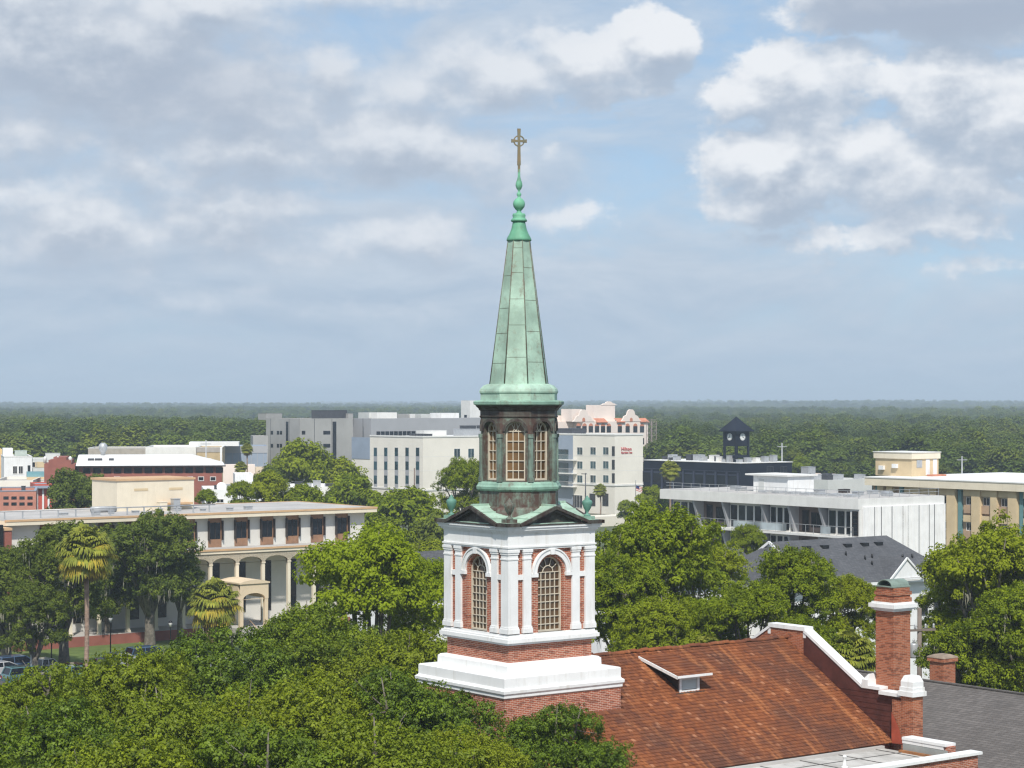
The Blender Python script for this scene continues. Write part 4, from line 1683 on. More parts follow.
MB().box((pxm - .2, .86, 1.0), (pxm + 1.9, .99, 3.6)).build('entrance_door', GLASSNAVY, A)
b = MB()
for k in range(5):
    b.box((pxm - 1.8, yq - .94 - k * .34, 0), (pxm + 3.0, yq - .6 - k * .34, .86 - k * .17))
b.build('entrance_steps', PAVING, A)
b = MB()
for sx in (-.8, 1.0):
    b.tube([(pxm + sx, yq - .5, 1.0), (pxm + sx, yq - .5, 1.9), (pxm + sx, yq - 2.4, 1.0), (pxm + sx, yq - 2.4, .1)], .035, 5)
b.build('handrail', TANTRIM, A)
# red brick wing at the far left end
b = MB().box((-LA - 9, -1.5, 0), (-LA - .05, 12, zA - .9))
wg = b.build('red_wing', BRICKFAR, A)
b = MB().box((-LA - 9.1, -1.6, zA - .9), (-LA - .04, 12.1, zA - .65))
b.build('wing_coping', TANTRIM, wg)
b = MB().box((-LA - 1.6, -1.9, 0), (-LA - 1.1, -1.5, zA - .3))
b.build('wing_pipe', BLACK, wg)
window(A, 'R', -LA - 3.6, 6.2, 1.6, 3.2, GLASSNAVY, BRICKFAR, y=-1.5, name='wing_window')

# lawn, walk, street in front of it
grass = leafmat('lawn_grass', (.06, .11, .018), (.11, .17, .03), None, 0, .2)
pg = pA + V * (ya - .6)
lm, nt, lb = new_mat('lawn_turf')
n1 = noise(nt, objvec(nt), .5, 6, .65)
nt.links.new(mixc(nt, n1.step(.3, .7), (.065, .105, .02), (.12, .165, .035)), lb.inputs['Base Color'])
lb.inputs['Roughness'].default_value = .95
grid_sheet('lawn', pg, -LA - 30, 20, -16.5, 0, .008, lm)
grid_sheet('sidewalk', pg, -LA - 30, 20, -18.5, -16.5, .10, PAVING)
grid_sheet('street', pg, -LA - 60, 60, -33.0, -18.6, .006, ASPHALT)
grid_sheet('parking_lot', pg, -LA - 60, 40, -66.0, -33.0, .004, plain('worn_asphalt', (.15, .145, .14), .9, .2, .15))

# ================= E. pale hotel with two wings
pE = at(423, 445)
E_ = grid_thing('hotel_building', 'pale cream four storey hotel with strips of narrow windows and a red rooftop name sign', 'hotel', pE)
zE = zat(437.5, 445)
LxA, LyA = 36.0, along(pE, V, 370)
LyG = along(pE, V, 352)
b = MB().box((0, 0, 0), (LxA, LyG, zE - 1.2))
b.box((.0, 0, zE - 1.2), (LxA, LyA, zE))
zg0, zg1 = zat(460, 455), zat(438, 455)
pB = at(614.7, 445)
rel = pB - pE
bx, by = rel.dot(U), rel.dot(V)
LxB = along(pB, U, 643)
b.box((bx, by, 0), (bx + LxB, 8, zat(435.5, 445)))
b.build('wall', IVORY, E_)
zB = zat(435.5, 445)
b = MB()
b.box((-.12, -.12, zE), (LxA, .3, zE + .3))
b.box((-.12, .3, zE), (.3, LyA, zE + .3))
b.box((bx - .12, by - .12, zB), (bx + LxB + .12, by + .3, zB + .3))
b.box((bx - .12, by + .3, zB), (bx + .3, 8, zB + .3))
b.box((bx + LxB - .3, by + .3, zB), (bx + LxB + .12, 8, zB + .3))
zl_ = zat(484.5, 445)
b.box((bx - .15, by - .15, zl_ - .35), (bx + LxB + .15, by, zl_))
b.box((bx - .15, by, zl_ - .35), (bx, by + 21, zl_))
za_ = zat(489.5, 445)
b.box((-.15, -.15, za_ - .3), (LxA - 4, 0, za_))
b.box((-.15, 0, za_ - .3), (0, LyG, za_))
b.build('cornice_band', OFFWHITE, E_)
b = MB()
b.box((.3, .3, zE + .0), (LxA, LyA - .3, zE + .08))
b.box((bx + .3, by + .3, zB), (bx + LxB - .3, 7.7, zB + .08))
b.build('roof', ROOFWHITE, E_)
b = MB().box((-.10, LyA, zg0), (.0, LyG, zg1))
b.build('grey_panel', BLUEGREY, E_)
for px in (375.6, 386, 396.6, 407.3, 417.8):
    s, z = fp(E_, 'L', px, 488)
    _, zt = fp(E_, 'L', px, 447.5)
    f = MB()
    f.M = face('L')
    f.box((s - .68, -.06, z), (s + .68, .02, zt))
    o = f.build('window_strip', MIDGREY, E_)
    for k, py in enumerate((447.8, 461.5, 475.5)):
        _, a = fp(E_, 'L', px, py + 8.2)
        _, c = fp(E_, 'L', px, py)
        g = MB()
        g.M = face('L')
        g.box((s - .58, -.10, a), (s + .58, -.05, c))
        g.build('pane', GLASSBLUE, o)
for px in (457, 471):
    for py in (448, 462, 476):
        s, z = fp(E_, 'R', px, py + 10)
        window(E_, 'R', s, z, 1.7, 2.1, GLASSBLUE, OFFWHITE, mull=1)
s, z = fp(E_, 'L', 396, 506)
window(E_, 'L', s, z, 3.0, 2.4, GLASSNAVY, DARKGREY, mull=2)
# right wing, its own frame at its near corner
EB = bpy.data.objects.new('right_wing', None)


def wfp(px, py):
    s = along(pB, V, px)
    return s + by, zat(py, pB.y + V.y * s)


for px in (580, 593.2, 606):
    for py in (447, 461, 475):
        s, z = wfp(px, py + 8)
        window(E_, 'L', s, z, 2.0, 1.75, GLASSBLUE, OFFWHITE, y=bx, mull=1)
for py in (446, 459.5, 473):
    s, z = wfp(613.4, py + 10)
    window(E_, 'L', s, z, .9, 2.1, GLASSNAVY, DARKGREY, y=bx, mull=0)
for px, w_ in ((592.5, 2.0), (605.5, 2.0)):
    s, z = wfp(px, 506)
    window(E_, 'L', s, z, w_, 2.7, GLASSNAVY, DARKGREY, y=bx, mull=1)
s, z = wfp(577, 508)
window(E_, 'L', s, z, 4.0, 2.9, GLASSNAVY, OFFWHITE, y=bx, mull=3, name='entrance_door')
b = MB()
for z in (zat(471, 445), zat(457, 445)):
    b.box((-.02, .02, z), (0, LyG, z + .07))
    b.box((.02, -.02, z), (LxA - 4, 0, z + .07))
    b.box((bx - .02, by + .02, z), (bx, by + 20, z + .07))
    b.box((bx + .02, by - .02, z), (bx + LxB, by, z + .07))
b.build('wall_joint', OFFWHITE, E_)
# balconies in the inner corner
s0_, _ = wfp(573, 450)
s1_, _ = wfp(554, 450)
b = MB().box((bx - .1, s0_, 0.3), (bx, s1_, zB - .2))
b.build('blue_grey_bay', BLUEGREY, E_)
for py in (459.5, 473, 486):
    _, z = wfp(572, py)
    f = MB().box((bx - 1.5, s0_ - 1.5, z - .2), (bx - .1, s1_, z))
    o = f.build('balcony', OFFWHITE, E_)
    f = MB().box((bx - 1.5, s0_ - 1.5, z + 1.0), (bx - 1.45, s1_, z + 1.08))
    for i in range(26):
        y = s0_ - 1.45 + i * .4
        if y < s1_:
            f.box((bx - 1.49, y, z), (bx - 1.46, y + .05, z + 1.0))
    f.build('railing', GALV, o)
    MB().box((bx - .16, s0_ + 1.5, z), (bx - .10, s0_ + 5, z + 2.2)).build('balcony_door', GLASSBLUE, E_)
for x, y, z, sx, sy, sz, m_ in ((3, 4, zE, 6, 3, 1.3, OFFWHITE), (13, 3, zE, 9, 4, 1.6, GALV), (14, 4, zE + 1.6, 3, 2, .7, DARKGREY), (18.6, 4, zE + 1.6, 3, 2, .7, DARKGREY), (26, 5, zE, 6, 4, 1.2, OFFWHITE)):
    unit_box(E_, x, y, z + .08, sx, sy, sz, m_)
for i in range(6):
    unit_box(E_, 2.5, 1.5 + i * 1.3, zE + .08, 1.0, .9, .6, DARKGREY)
unit_box(E_, bx + 1.0, by + 16, zB + .08, 4, 6, 1.2, DARKGREY)
s = along(pB, U, 621.0)


def text_mesh(name, curve):
    o = bpy.data.objects.new(name, curve)
    COL.objects.link(o)
    dg = bpy.context.evaluated_depsgraph_get()
    me = bpy.data.meshes.new_from_object(o.evaluated_get(dg))
    bpy.data.objects.remove(o)
    if not me.materials:
        me.materials.append(curve.materials[0])
    o = bpy.data.objects.new(name, me)
    COL.objects.link(o)
    return o


cu = bpy.data.curves.new('sign_letters', 'FONT')
cu.body = 'Hilton'
cu.size = 1.05
cu.extrude = .05
cu.space_character = 1.1
cu.materials.append(plain('sign_red', (.45, .012, .02), .5, .03))
tx = text_mesh('name_sign', cu)
tx.parent = E_
tx.location = (bx + s, by - .08, zat(450.4, 448))
tx.rotation_euler = (R(90), 0, 0)
cu2 = cu.copy()
cu2.body = 'Garden Inn'
cu2.size = .62
t2 = text_mesh('name_sign', cu2)
t2.parent = E_
t2.location = (bx + s, by - .08, zat(453.4, 448))
t2.rotation_euler = (R(90), 0, 0)
bpy.data.objects.remove(EB)

# flagpole by the hotel
pf = at(635.7, 432)
fl_ = thing('flagpole', 'slim pole with a striped flag beside the pale hotel corner', 'flagpole', (pf.x, pf.y, 0), 0)
MB().lathe([(.10, 0), (.05, zat(481, 432)), (.12, zat(480.5, 432)), (0, zat(480, 432))], 8).build('pole', GALV, fl_)
zf_ = zat(485, 432)
red, whi, blu = MB(), MB(), MB()
for k in range(7):
    for j in range(8):
        x0, x1 = .08 + j * .22, .08 + (j + 1) * .22
        dy = lambda x: .12 * math.sin(x * 4)
        dz = lambda x: -.35 * x
        z1, z0 = zf_ - k * .16, zf_ - (k + 1) * .16
        mb_ = blu if (k < 4 and j < 3) else (red if k % 2 == 0 else whi)
        for o_ in (0, .015):
            mb_.quad((x0, dy(x0) + o_, z0 + dz(x0)), (x1, dy(x1) + o_, z0 + dz(x1)), (x1, dy(x1) + o_, z1 + dz(x1)), (x0, dy(x0) + o_, z1 + dz(x0)))
fo = red.build('flag', REDPAINT, fl_)
whi.build('white_stripe', WHITE, fo)
blu.build('blue_canton', plain('flag_blue', (.02, .03, .12), .7), fo)

# ================= F. pink spanish style tower block behind the hotel
pF = at(583, 560)
Fb = grid_thing('old_hotel_building', 'pale pink Spanish style block with scalloped parapets and tiled roof strips behind the hotel', 'building', pF)
Lx, Ly = along(pF, U, 648), 26.0
zF = zat(421.5, 560)
b = MB().box((0, 0, 0), (Lx, Ly, zF))


def scallop(mb, side, c, w, z, h, off=0.0):
    mb.M = face(side)
    q = [(-w / 2, 0), (-w * .40, h * .15), (-w * .33, h * .42), (-w * .20, h * .55), (-w * .15, h * .86), (-w * .06, h), (w * .06, h), (w * .15, h * .86), (w * .20, h * .55), (w * .33, h * .42), (w * .40, h * .15), (w / 2, 0)]
    vs = [(c + a, off, z + d) for a, d in q] + [(c + a, off + .5, z + d) for a, d in q]
    n = len(q)
    mb.add(vs, [tuple(range(n)), tuple(range(2 * n - 1, n - 1, -1))] + [(i, i + 1, n + i + 1, n + i) for i in range(n - 1)])
    mb.M = Matrix.Identity(4)


for px, w_ in ((583.5, 7.5), (631, 7.5)):
    s = along(pF, U, px)
    scallop(b, 'R', s, w_, zF - .05, 3.3, -.1)
b.box((along(pF, U, 601), 3.0, zF), (along(pF, U, 622), 6.5, zat(405.0, 566)))
b.M = Matrix.Identity(4)
scallop(b, 'R', along(pF, U, 616), 6.0, zat(405.1, 566), 1.0, 2.9)
b.box((along(pF, U, 575), 1.5, zF), (along(pF, U, 585), 6, zat(409, 564)))
b.box((-8.5, 4, 0), (0, Ly, zF))
b.box((-7.5, 7, zF), (-2, 12, zF + 1.6))
b.build('wall', PINK, Fb)
b = MB()
for a, c in ((596, 607), (616.5, 624.5), (640, 648.5), (557.5, 566)):
    x0, x1 = along(pF, U, a), along(pF, U, c)
    yy = 4 if a < 560 else 0
    b.quad((x0, yy - .5, zF - .2), (x1, yy - .5, zF - .2), (x1, yy + 1.3, zF + .85), (x0, yy + 1.3, zF + .85))
    b.box((x0, yy - .45, zF - .35), (x1, yy + .2, zF - .21))
b.build('tiled_roof', TERRA, Fb)
for px in (578.5, 584.5, 590.8, 597, 603, 608.8, 619.8, 627.6, 635.3, 642):
    s = along(pF, U, px)
    D_ = pF.y + U.y * s
    w_ = 1.5
    zz = zat(432.5, D_)
    window(Fb, 'R', s, zz, w_, 1.75, GLASS, None)
    g = MB()
    g.arch_ring(s, zz + 1.75, 0.0, w_ / 2, -.05, .02, 8)
    g.build('window_head', TERRA, Fb)
    for k in range(1, 4):
        window(Fb, 'R', s, zz - 3.3 * k, w_, 1.75, GLASS, None)
for px in (583.5, 631):
    s = along(pF, U, px)
    D_ = pF.y + U.y * s
    g = MB().box((s - .5, -.14, zat(421.5, D_)), (s + .5, -.08, zat(419.5, D_)))
    g.arch_ring(s, zat(419.5, D_), 0, .5, -.14, -.08, 8)
    g.build('niche', TERRA, Fb)
# fire stair of open lattice beside it
pS = at(651.5, 548)
fs_ = grid_thing('stair_tower', 'open lattice fire stair beside the pale pink block', 'fire stair', pS)
b = MB()
zS = zat(421, 548)
for x in (-.9, .9):
    for y in (-.9, .9):
        b.box((x - .06, y - .06, 0), (x + .06, y + .06, zS))
k = 0
z = 0
while z < zS - 1:
    for y in (-.9, .9):
        b.beam((-.9, y, z), (.9, y, z + 1.4 if k % 2 else z), .05, .05)
        b.beam((-.9, y, z + 1.4), (.9, y, z + 1.4), .08, .08)
    b.beam((-.9, -.9, z), (-.9, .9, z + 1.4), .05, .05)
    b.beam((.9, -.9, z), (.9, .9, z + 1.4), .05, .05)
    z += 1.4
    k += 1
b.build('lattice', plain('rusty_lattice', (.30, .24, .22), .7, .2), fs_)

# ================= C, D. grey concrete blocks behind the hotel
C_, Lx, Ly, hC = block('concrete_building', 'tall grey concrete block with few small paired windows and dark vertical slots', 266, 300, 353, 418.5, 500, CONCRETE, ROOFGREY)
for px in (272, 278, 281):
    for py in (431, 444):
        s, z = fp(C_, 'L', px, py + 3.5)
        window(C_, 'L', s, z, 1.1, .9, GLASSNAVY)
for px in (298, 325, 328.5):
    pass
for px in (325, 328.5, 303.5):
    for py in (431, 444):
        s, z = fp(C_, 'R', px, py + 3.5)
        window(C_, 'R', s, z, 1.0, .9, GLASSNAVY)
for side, px in (('L', 287.3), ('R', 334.4)):
    s, z = fp(C_, side, px, 455)
    g = MB()
    g.M = face(side)
    g.box((s - .5, -.1, 0), (s + .5, .1, hC - .8))
    g.build('vertical_slot', GLASSNAVY, C_)
b = MB()
for s in (4, 9, 18):
    b.M = face('R')
    b.box((s, -.02, 0), (s + .12, .0, hC - .1))
for s in (5, 14, 20):
    b.M = face('L')
    b.box((s, -.02, 0), (s + .12, .0, hC - .1))
b.build('panel_joint', DARKGREY, C_)
for px0, px1, dy in ((320, 347, 6), (266, 282, 22), (348, 353, 5)):
    s = along(Vector(C_.location) + V * dy, U, px0)
    s1 = along(Vector(C_.location) + V * dy, U, px1)
    unit_box(C_, s, dy, hC - .5, s1 - s, 4, 2.4 if px0 == 320 else 1.6, DARKGREY if px0 == 320 else CONCRETE, 'roof_equipment')
block('concrete_annex', 'low grey concrete annex between the slotted concrete block and the blue grey shed', 251, 253, 268, 436, 495, CONCRETE, ROOFGREY, rot=R(10), depth=12)

D_b, Lx, Ly, hD = block('grey_building', 'long grey panelled block with a dark ribbon window behind the pale hotel', 350, 371, 520, 418.5, 510, MIDGREY, ROOFGREY)
s0_, z0_ = fp(D_b, 'R', 376, 436.5)
s1_, z1_ = fp(D_b, 'R', 428, 431.5)
zr0, zr1 = hD - 4.4, hD - 3.2
g = MB().box((s0_, -.06, zr0), (s1_, .05, zr1))
rw = g.build('ribbon_window', GLASSNAVY, D_b)
f = MB()
x = s0_
while x <= s1_:
    f.box((x - .06, -.12, zr0), (x + .06, -.061, zr1))
    x += 1.3
f.build('mullion', MIDGREY, rw)
b = MB().box((fp(D_b, 'R', 458, 430)[0], -.08, hD - 6.2), (fp(D_b, 'R', 482, 430)[0], 0, hD - 3.0))
b.build('tan_panel', plain('tan_panel', (.46, .34, .24), .8), D_b)
for px0, px1, py, dy, m_ in ((369, 377, 412.5, 10, PALEGREY), (377, 397, 412.5, 7, OFFWHITE), (398, 409, 414, 12, CONCRETE), (410, 415, 414, 12, OFFWHITE), (421, 433, 414, 12, PALEGREY), (441, 459, 413, 5, WHITE)):
    o_ = Vector(D_b.location) + V * dy
    s, s1 = along(o_, U, px0), along(o_, U, px1)
    zt = zat(py, o_.y + U.y * s)
    b = MB().box((s, dy, hD - .5), (s1, dy + 5, zt))
    b.build('roof_housing', m_, D_b)
T_, Lx, Ly, hT = block('stair_block', 'tall pale concrete stair block rising behind the green spire', 461, 470, 492, 400.5, 545, OFFWHITE, ROOFGREY)
window(T_, 'L', 2, hT - 5, 1.2, 1.2, GLASSNAVY)

# ================= G. dark navy block with a clock tower
pG = at(740, 380)
G_ = grid_thing('navy_building', 'dark navy glass clad office block with white flat roof', 'building', pG)
hG = zat(463.5, 380)
Lx, Ly = along(pG, U, 792), along(pG, V, 643.5)
b = MB().box((0, 0, 0), (Lx, Ly, hG))
b.build('wall', NAVY, G_)
b = MB()
b.box((-.15, -.15, hG), (Lx + .15, Ly, hG + .12))
b.build('roof', ROOFWHITE, G_)
b = MB()
b.box((-.16, 0, hG - 1.6), (-.02, Ly, hG - 1.5))
for i in range(9):
    y = .3 + i * Ly / 9
    b.box((-.22, y, 0), (0, y + .35, hG - 1.7))
    b.box((-.18, y + .6, hG - 2.3), (-.02, y + Ly / 9 - .4, hG - 2.05))
b.build('frame_fin', plain('navy_frame', (.035, .042, .07), .5), G_)
for i in range(9):
    y = .7 + i * Ly / 9
    g = MB()
    for k in range(4):
        g.box((-.04, y, .6 + k * 2.7), (.01, y + Ly / 9 - .5, 2.7 + k * 2.7))
    g.build('window', GLASSNAVY, G_)
for px in (770, 783.5):
    s, z = fp(G_, 'R', px, 476)
    window(G_, 'R', s, z, 1.7, 1.8, GLASSNAVY, DARKGREY)
rnd = random.Random(4)
for i in range(13):
    y = 2 + i * Ly / 14
    unit_box(G_, rnd.uniform(1, 4), y, hG + .12, rnd.uniform(.8, 2), rnd.uniform(.6, 1.6), rnd.uniform(.4, 1.2), rnd.choice([GALV, OFFWHITE, DARKGREY]))
for i in range(4):
    unit_box(G_, 3 + i * 2.2, 1.2, hG + .12, 1.1, 1.0, rnd.uniform(.5, 1.3), rnd.choice([GALV, OFFWHITE]))
# clock tower stands on it
cx_, cy_ = 3.4, 4.6
zc0, zc1 = hG + .12, zat(431.5, 386)
w_ = 1.55
b = MB()
for x in (-1, 1):
    for y in (-1, 1):
        b.box((cx_ + x * w_ - .18, cy_ + y * w_ - .18, zc0), (cx_ + x * w_ + .18, cy_ + y * w_ + .18, zc1))
b.box((cx_ - w_ - .10, cy_ - w_ - .10, zat(446, 386)), (cx_ + w_ + .10, cy_ + w_ + .10, zc1 - .01))
b.box((cx_ - w_ - .08, cy_ - w_ - .08, zat(458, 386)), (cx_ + w_ + .08, cy_ + w_ + .08, zat(455, 386)))
b.box((cx_ - w_ + .1, cy_ - w_ + .1, zc0), (cx_ + w_ - .1, cy_ + w_ - .1, zc0 + .5))
ct = b.build('clock_tower', NAVY, G_)
b = MB()
e = 2.35
b.frustum([[(cx_ - r, cy_ - r, z) for r in (0,)] * 0 + [(cx_ - r, cy_ - r, z), (cx_ + r, cy_ - r, z), (cx_ + r, cy_ + r, z), (cx_ - r, cy_ + r, z)] for r, z in ((e, zc1), (e, zc1 + .15), (1.1, zc1 + 1.5), (.02, zat(416.5, 386)))])
b.build('spire_roof', NAVY, ct)
CLOCKW = plain('clock_white', (.75, .76, .74), .6, .03)
for side in ('R', 'L'):
    b = MB()
    M_ = Matrix.Translation((cx_, cy_, 0)) @ face(side)
    b.M = M_ @ Matrix.Translation((0, -w_ - .12, zat(436.8, 386))) @ Matrix.Rotation(R(90), 4, 'X')
    b.lathe([(.66, -.02), (.66, .06)], 24, smooth=False)
    dl = b.build('clock_dial', CLOCKW, ct)
    h_ = MB()
    h_.M = M_
    zk = zat(436.8, 386)
    yk = -w_ - .20
    h_.beam((0, yk, zk - .1), (.0, yk, zk + .5), .03, .07)
    h_.beam((-.05, yk - .01, zk), (.36, yk - .01, zk - .22), .03, .09)
    for q in range(12):
        a = q * math.pi / 6
        h_.cbox((.55 * math.sin(a), yk, zk + .55 * math.cos(a)), (.07, .03, .07))
    h_.build('clock_hand', BLACK, dl)

# ================= H. white apartment block
pH = at(859, 225)
H_ = grid_thing('apartment_building', 'white apartment block with recessed balconies and a white ribbed end wall', 'building', pH)
hH = zat(499, 225)
Lx, Ly = along(pH, U, 943.5), along(pH, V, 664)
zfl = hH - 1.15
b = MB()
b.box((1.6, .02, 0), (Lx, Ly, hH - .5))
b.build('wall', plain('brown_grey_brick', (.15, .115, .10), .85, .12, .8), H_)
b = MB()
b.box((-.15, -.05, zfl), (Lx + .1, Ly + .6, hH))
b.build('roof_slab', OFFWHITE, H_)
MB().box((.1, .2, hH), (Lx - .1, Ly + .3, hH + .03)).build('roof', ROOFGREY, H_)
b = MB()
b.box((-.3, -.02, zfl - 3.25), (1.6, Ly, zfl - 3.0))
b.box((-.3, -.02, zfl - 6.5), (1.6, Ly, zfl - 6.25))
b.build('balcony_slab', OFFWHITE, H_)
# ribbed white end wall
b = MB()
b.box((.5, -.28, .3), (Lx + .02, -.05, hH - .9))
x = .5
while x < Lx:
    b.box((x, -.345, .3), (x + .06, -.281, hH - .9))
    x += .21
ew = b.build('ribbed_wall', WHITE, H_)
b = MB()
for px in (872, 879, 889.6, 900.5, 905.7, 916.5, 926.7, 932):
    s = fp(H_, 'R', px, 530)[0]
    b.box((s, -.345, .3), (s + .07, -.335, hH - .9))
b.build('panel_seam', DARKGREY, ew)


def hy(px):
    return fp(H_, 'L', px, 520)[0]


for lvl in range(3):
    zf0 = zfl - 3.0 - 3.25 * lvl
    zt0 = zf0 + 3.0
    for a, c, k in ((848, 822, 3), (784, 764, 3), (756, 724, 4), (690, 667, 3)):
        y0, y1 = hy(a), hy(c)
        f = MB().box((1.0, y0, zf0), (1.58, y1, zt0 - .02))
        o = f.build('window_bay', OFFWHITE, H_)
        w1 = (y1 - y0) / k
        for i in range(k):
            MB().box((.93, y0 + i * w1 + .18, zf0 + .15), (1.0, y0 + (i + 1) * w1 - .18, zt0 - .35)).build('glazed_door', GLASS if (i + lvl) % 3 else GLASSNAVY, o)
    for a, c in ((815, 791), (720, 695)):
        y0, y1 = hy(a), hy(c)
        ym = (y0 + y1) / 2
        window(H_, 'L', ym - (y1 - y0) * .15, zf0 + .6, 1.7, 1.7, GLASSNAVY, DARKBROWN, y=1.6)
        window(H_, 'L', ym + (y1 - y0) * .3, zf0 + .1, 1.1, 2.4, GLASSNAVY, DARKBROWN, y=1.6, mull=0)
    for px in (819, 788, 761, 722, 693):
        y = hy(px)
        b = MB()
        b.add([(1.58, y - .15, zf0), (1.58, y + .15, zf0), (1.58, y + .15, zt0), (1.58, y - .15, zt0), (1.0, y - .15, zf0), (1.0, y + .15, zf0), (-.05, y + .15, zt0), (-.05, y - .15, zt0)],
              [(4, 5, 6, 7), (0, 4, 7, 3), (1, 2, 6, 5), (0, 1, 5, 4)])
        b.build('balcony_fin', MIDGREY, H_)
    f = MB()
    y0, y1 = hy(848), hy(667)
    f.box((-.28, y0 - 1, zf0 + 1.0), (-.23, y1, zf0 + 1.05))
    y = y0 - 1
    while y < y1:
        f.box((-.27, y, zf0), (-.24, y + .04, zf0 + 1.0))
        y += 1.2
    rl = f.build('railing', GALV, H_)
    for a, c in ((832, 822), (788, 735), (700, 680)):
        g = MB().box((-.26, hy(a), zf0 + .12), (-.245, hy(c), zf0 + .95))
        g.build('railing_glass', glassmat('pale_railing_glass', (.34, .38, .40), .1), rl)
    window(H_, 'L', .55, zf0 + .1, .9, 2.7, GLASSNAVY, DARKBROWN, y=.0, mull=0, bars=5, name='corner_window')
b = MB()
b.box((.02, .0, 0), (.3, 1.3, zfl))
b.box((.02, -.04, 0), (.5, .0, zfl))
b.build('corner_panel', OFFWHITE, H_)
# roof house, railing, units
s0_ = along(pH + U * 4, V, 788)
s1_ = along(pH + U * 4, V, 757)
zt = zat(477, 238)
b = MB().box((4, s0_, hH), (8.2, s1_ + .6, zt))
rh = b.build('roof_house', WHITE, H_)
MB().box((3.6, s0_ - .3, zt), (8.6, s1_ + 1.6, zt + .2)).build('roof_house_slab', OFFWHITE, rh)
MB().box((3.96, s1_ - 1.2, hH + .1), (4.0, s1_ - .3, zt - .4)).build('roof_house_door', PALEGREY, rh)
b = MB()
for z in (.45, .8):
    b.box((.35, .4, hH + z), (.39, Ly, hH + z + .04))
    b.box((.35, .36, hH + z), (Lx - .3, .40, hH + z + .04))
y = .4
while y < Ly:
    b.box((.35, y, hH + .03), (.39, y + .04, hH + .8))
    y += 1.6
x = .4
while x < Lx - .3:
    b.box((x, .36, hH + .03), (x + .04, .4, hH + .8))
    x += 1.6
b.build('roof_railing', GALV, H_)
b = MB()
for i in range(7):
    b.box((2 + i * .03, 3 + i * 2.3, hH + .03), (3.4, 4.3 + i * 2.3, hH + .28))
b.build('roof_duct', GALV, H_)
for x, y in ((6.5, 2), (8.5, 4), (9.5, 7), (5.5, 5.5), (9, 11), (6, 12), (3, 22), (5, 25), (7, 20)):
    unit_box(H_, x, y, hH + .03, 1.1, .8, .38, GALV if x != 9 else DARKBROWN)

# ================= I. tan office block at the right edge
pI = at(1036, 276)
I_ = grid_thing('tan_building', 'tan three storey office with tall pilasters, teal strips and a rooftop penthouse', 'building', pI)
hI = zat(484, 276)
Lx, Ly = 30.0, along(pI, V, 868)
b = MB().box((.8, 0, 0), (Lx, Ly - .3, hI - 1.0))
b.build('wall', BRICKTAN, I_)
b = MB().box((-.5, -.5, hI - 1.1), (Lx, Ly + .2, hI))
b.build('fascia', CREAM, I_)
b = MB().box((-.58, -.58, hI), (Lx, Ly + .28, hI + .14))
b.build('roof', ROOFWHITE, I_)


def iy(px):
    return along(pI, V, px)


for px in (880, 889, 915.6, 933, 950.5, 975.4, 993.3, 1012, 1030):
    y = iy(px)
    hw_ = .75 if px in (950.5, 975.4, 1012) else .55
    b = MB().box((0, y - hw_, 0 if px in (950.5, 975.4, 993.3, 1012) else 3), (.8, y + hw_, hI - 1.1))
    b.build('pilaster', TAN, I_)
for px in (874.8, 898.7, 957.4, 1019):
    y = iy(px)
    MB().box((.45, y - .3, 0), (.8, y + .3, hI - 1.1)).build('teal_strip', TEAL, I_)
for k, (a, c) in enumerate(((962, 972.5), (979, 990.5), (997, 1008.5), (938, 946), (919, 929), (903, 912), (1022, 1029))):
    y0, y1 = iy(c), iy(a)
    zt = hI - 1.1
    for lv in range(3):
        z1 = zt - 3.55 * lv
        MB().box((.25, y0, z1 - .95), (.8, y1, z1 - .05)).build('window_hood', TAN, I_)
        MB().box((.35, y0, z1 - 3.3), (.8, y1, z1 - 2.2)).build('spandrel', BRICKTAN, I_)
        window(I_, 'L', (y0 + y1) / 2, z1 - 2.2, (y1 - y0) * .82, 1.15, GLASSNAVY, OFFWHITE, y=.74, mull=2)
o_ = pI + U * 5
sa, sb = along(o_, V, 911.6), along(o_, V, 875.5)
zp = zat(455, 288)
sc_ = along(o_ + V * sa, U, 938.5)
b = MB().box((5, sa, hI + .14), (5 + sc_, sb, zp))
ph = b.build('penthouse', TAN, I_)
b = MB().box((4.8, sa - .2, zp - .9), (5.2 + sc_, sb + .2, zp))
b.build('penthouse_fascia', CREAM, ph)
MB().box((4.7, sa - .3, zp), (5.3 + sc_, sb + .3, zp + .1)).build('penthouse_trim', OFFWHITE, ph)
for k in range(2):
    MB().box((5 + sc_ * (.52 + .27 * k), sa - .06, hI + .3), (5 + sc_ * (.66 + .27 * k), sa, hI + 2.6)).build('penthouse_door', WHITE, ph)
MB().box((5 + sc_ * .18, sa - .06, hI + 1.4), (5 + sc_ * .38, sa, hI + 2.5)).build('louver', GALV, ph)
for y, z in ((sa + 2.6, hI + 1.3), (sa + 5.2, hI + 1.0)):
    MB().box((4.6, y, z), (5, y + .9, z + .6)).build('wall_unit', WHITE, ph)
MB().box((5 + sc_ * .45, sa - 1.6, hI + .14), (5 + sc_ * .98, sa - .6, hI + .4)).build('roof_curb', TERRA, ph)

# low roofs between the apartment block and the tan office
L1, Lx, Ly, h1 = block('low_building', 'low white roofed building between the navy block and the tan office', 772, 828, 872, 480, 330, PALEGREY, ROOFWHITE, parapet=.3)
for i in range(6):
    unit_box(L1, 2 + i * 1.5, 2 + (i * 7 % 5) * 2, h1 - .3, 1.2, 1.4, .9, GALV if i % 2 else DARKGREY)
L2, Lx, Ly, h2 = block('low_shop', 'low pink grey shop just right of the navy block', 792, 812, 836, 474.5, 400, PINK, ROOFGREY, parapet=.3)
unit_box(L2, 2, 3, h2 - .3, 2, 2, 1.6, GALV)

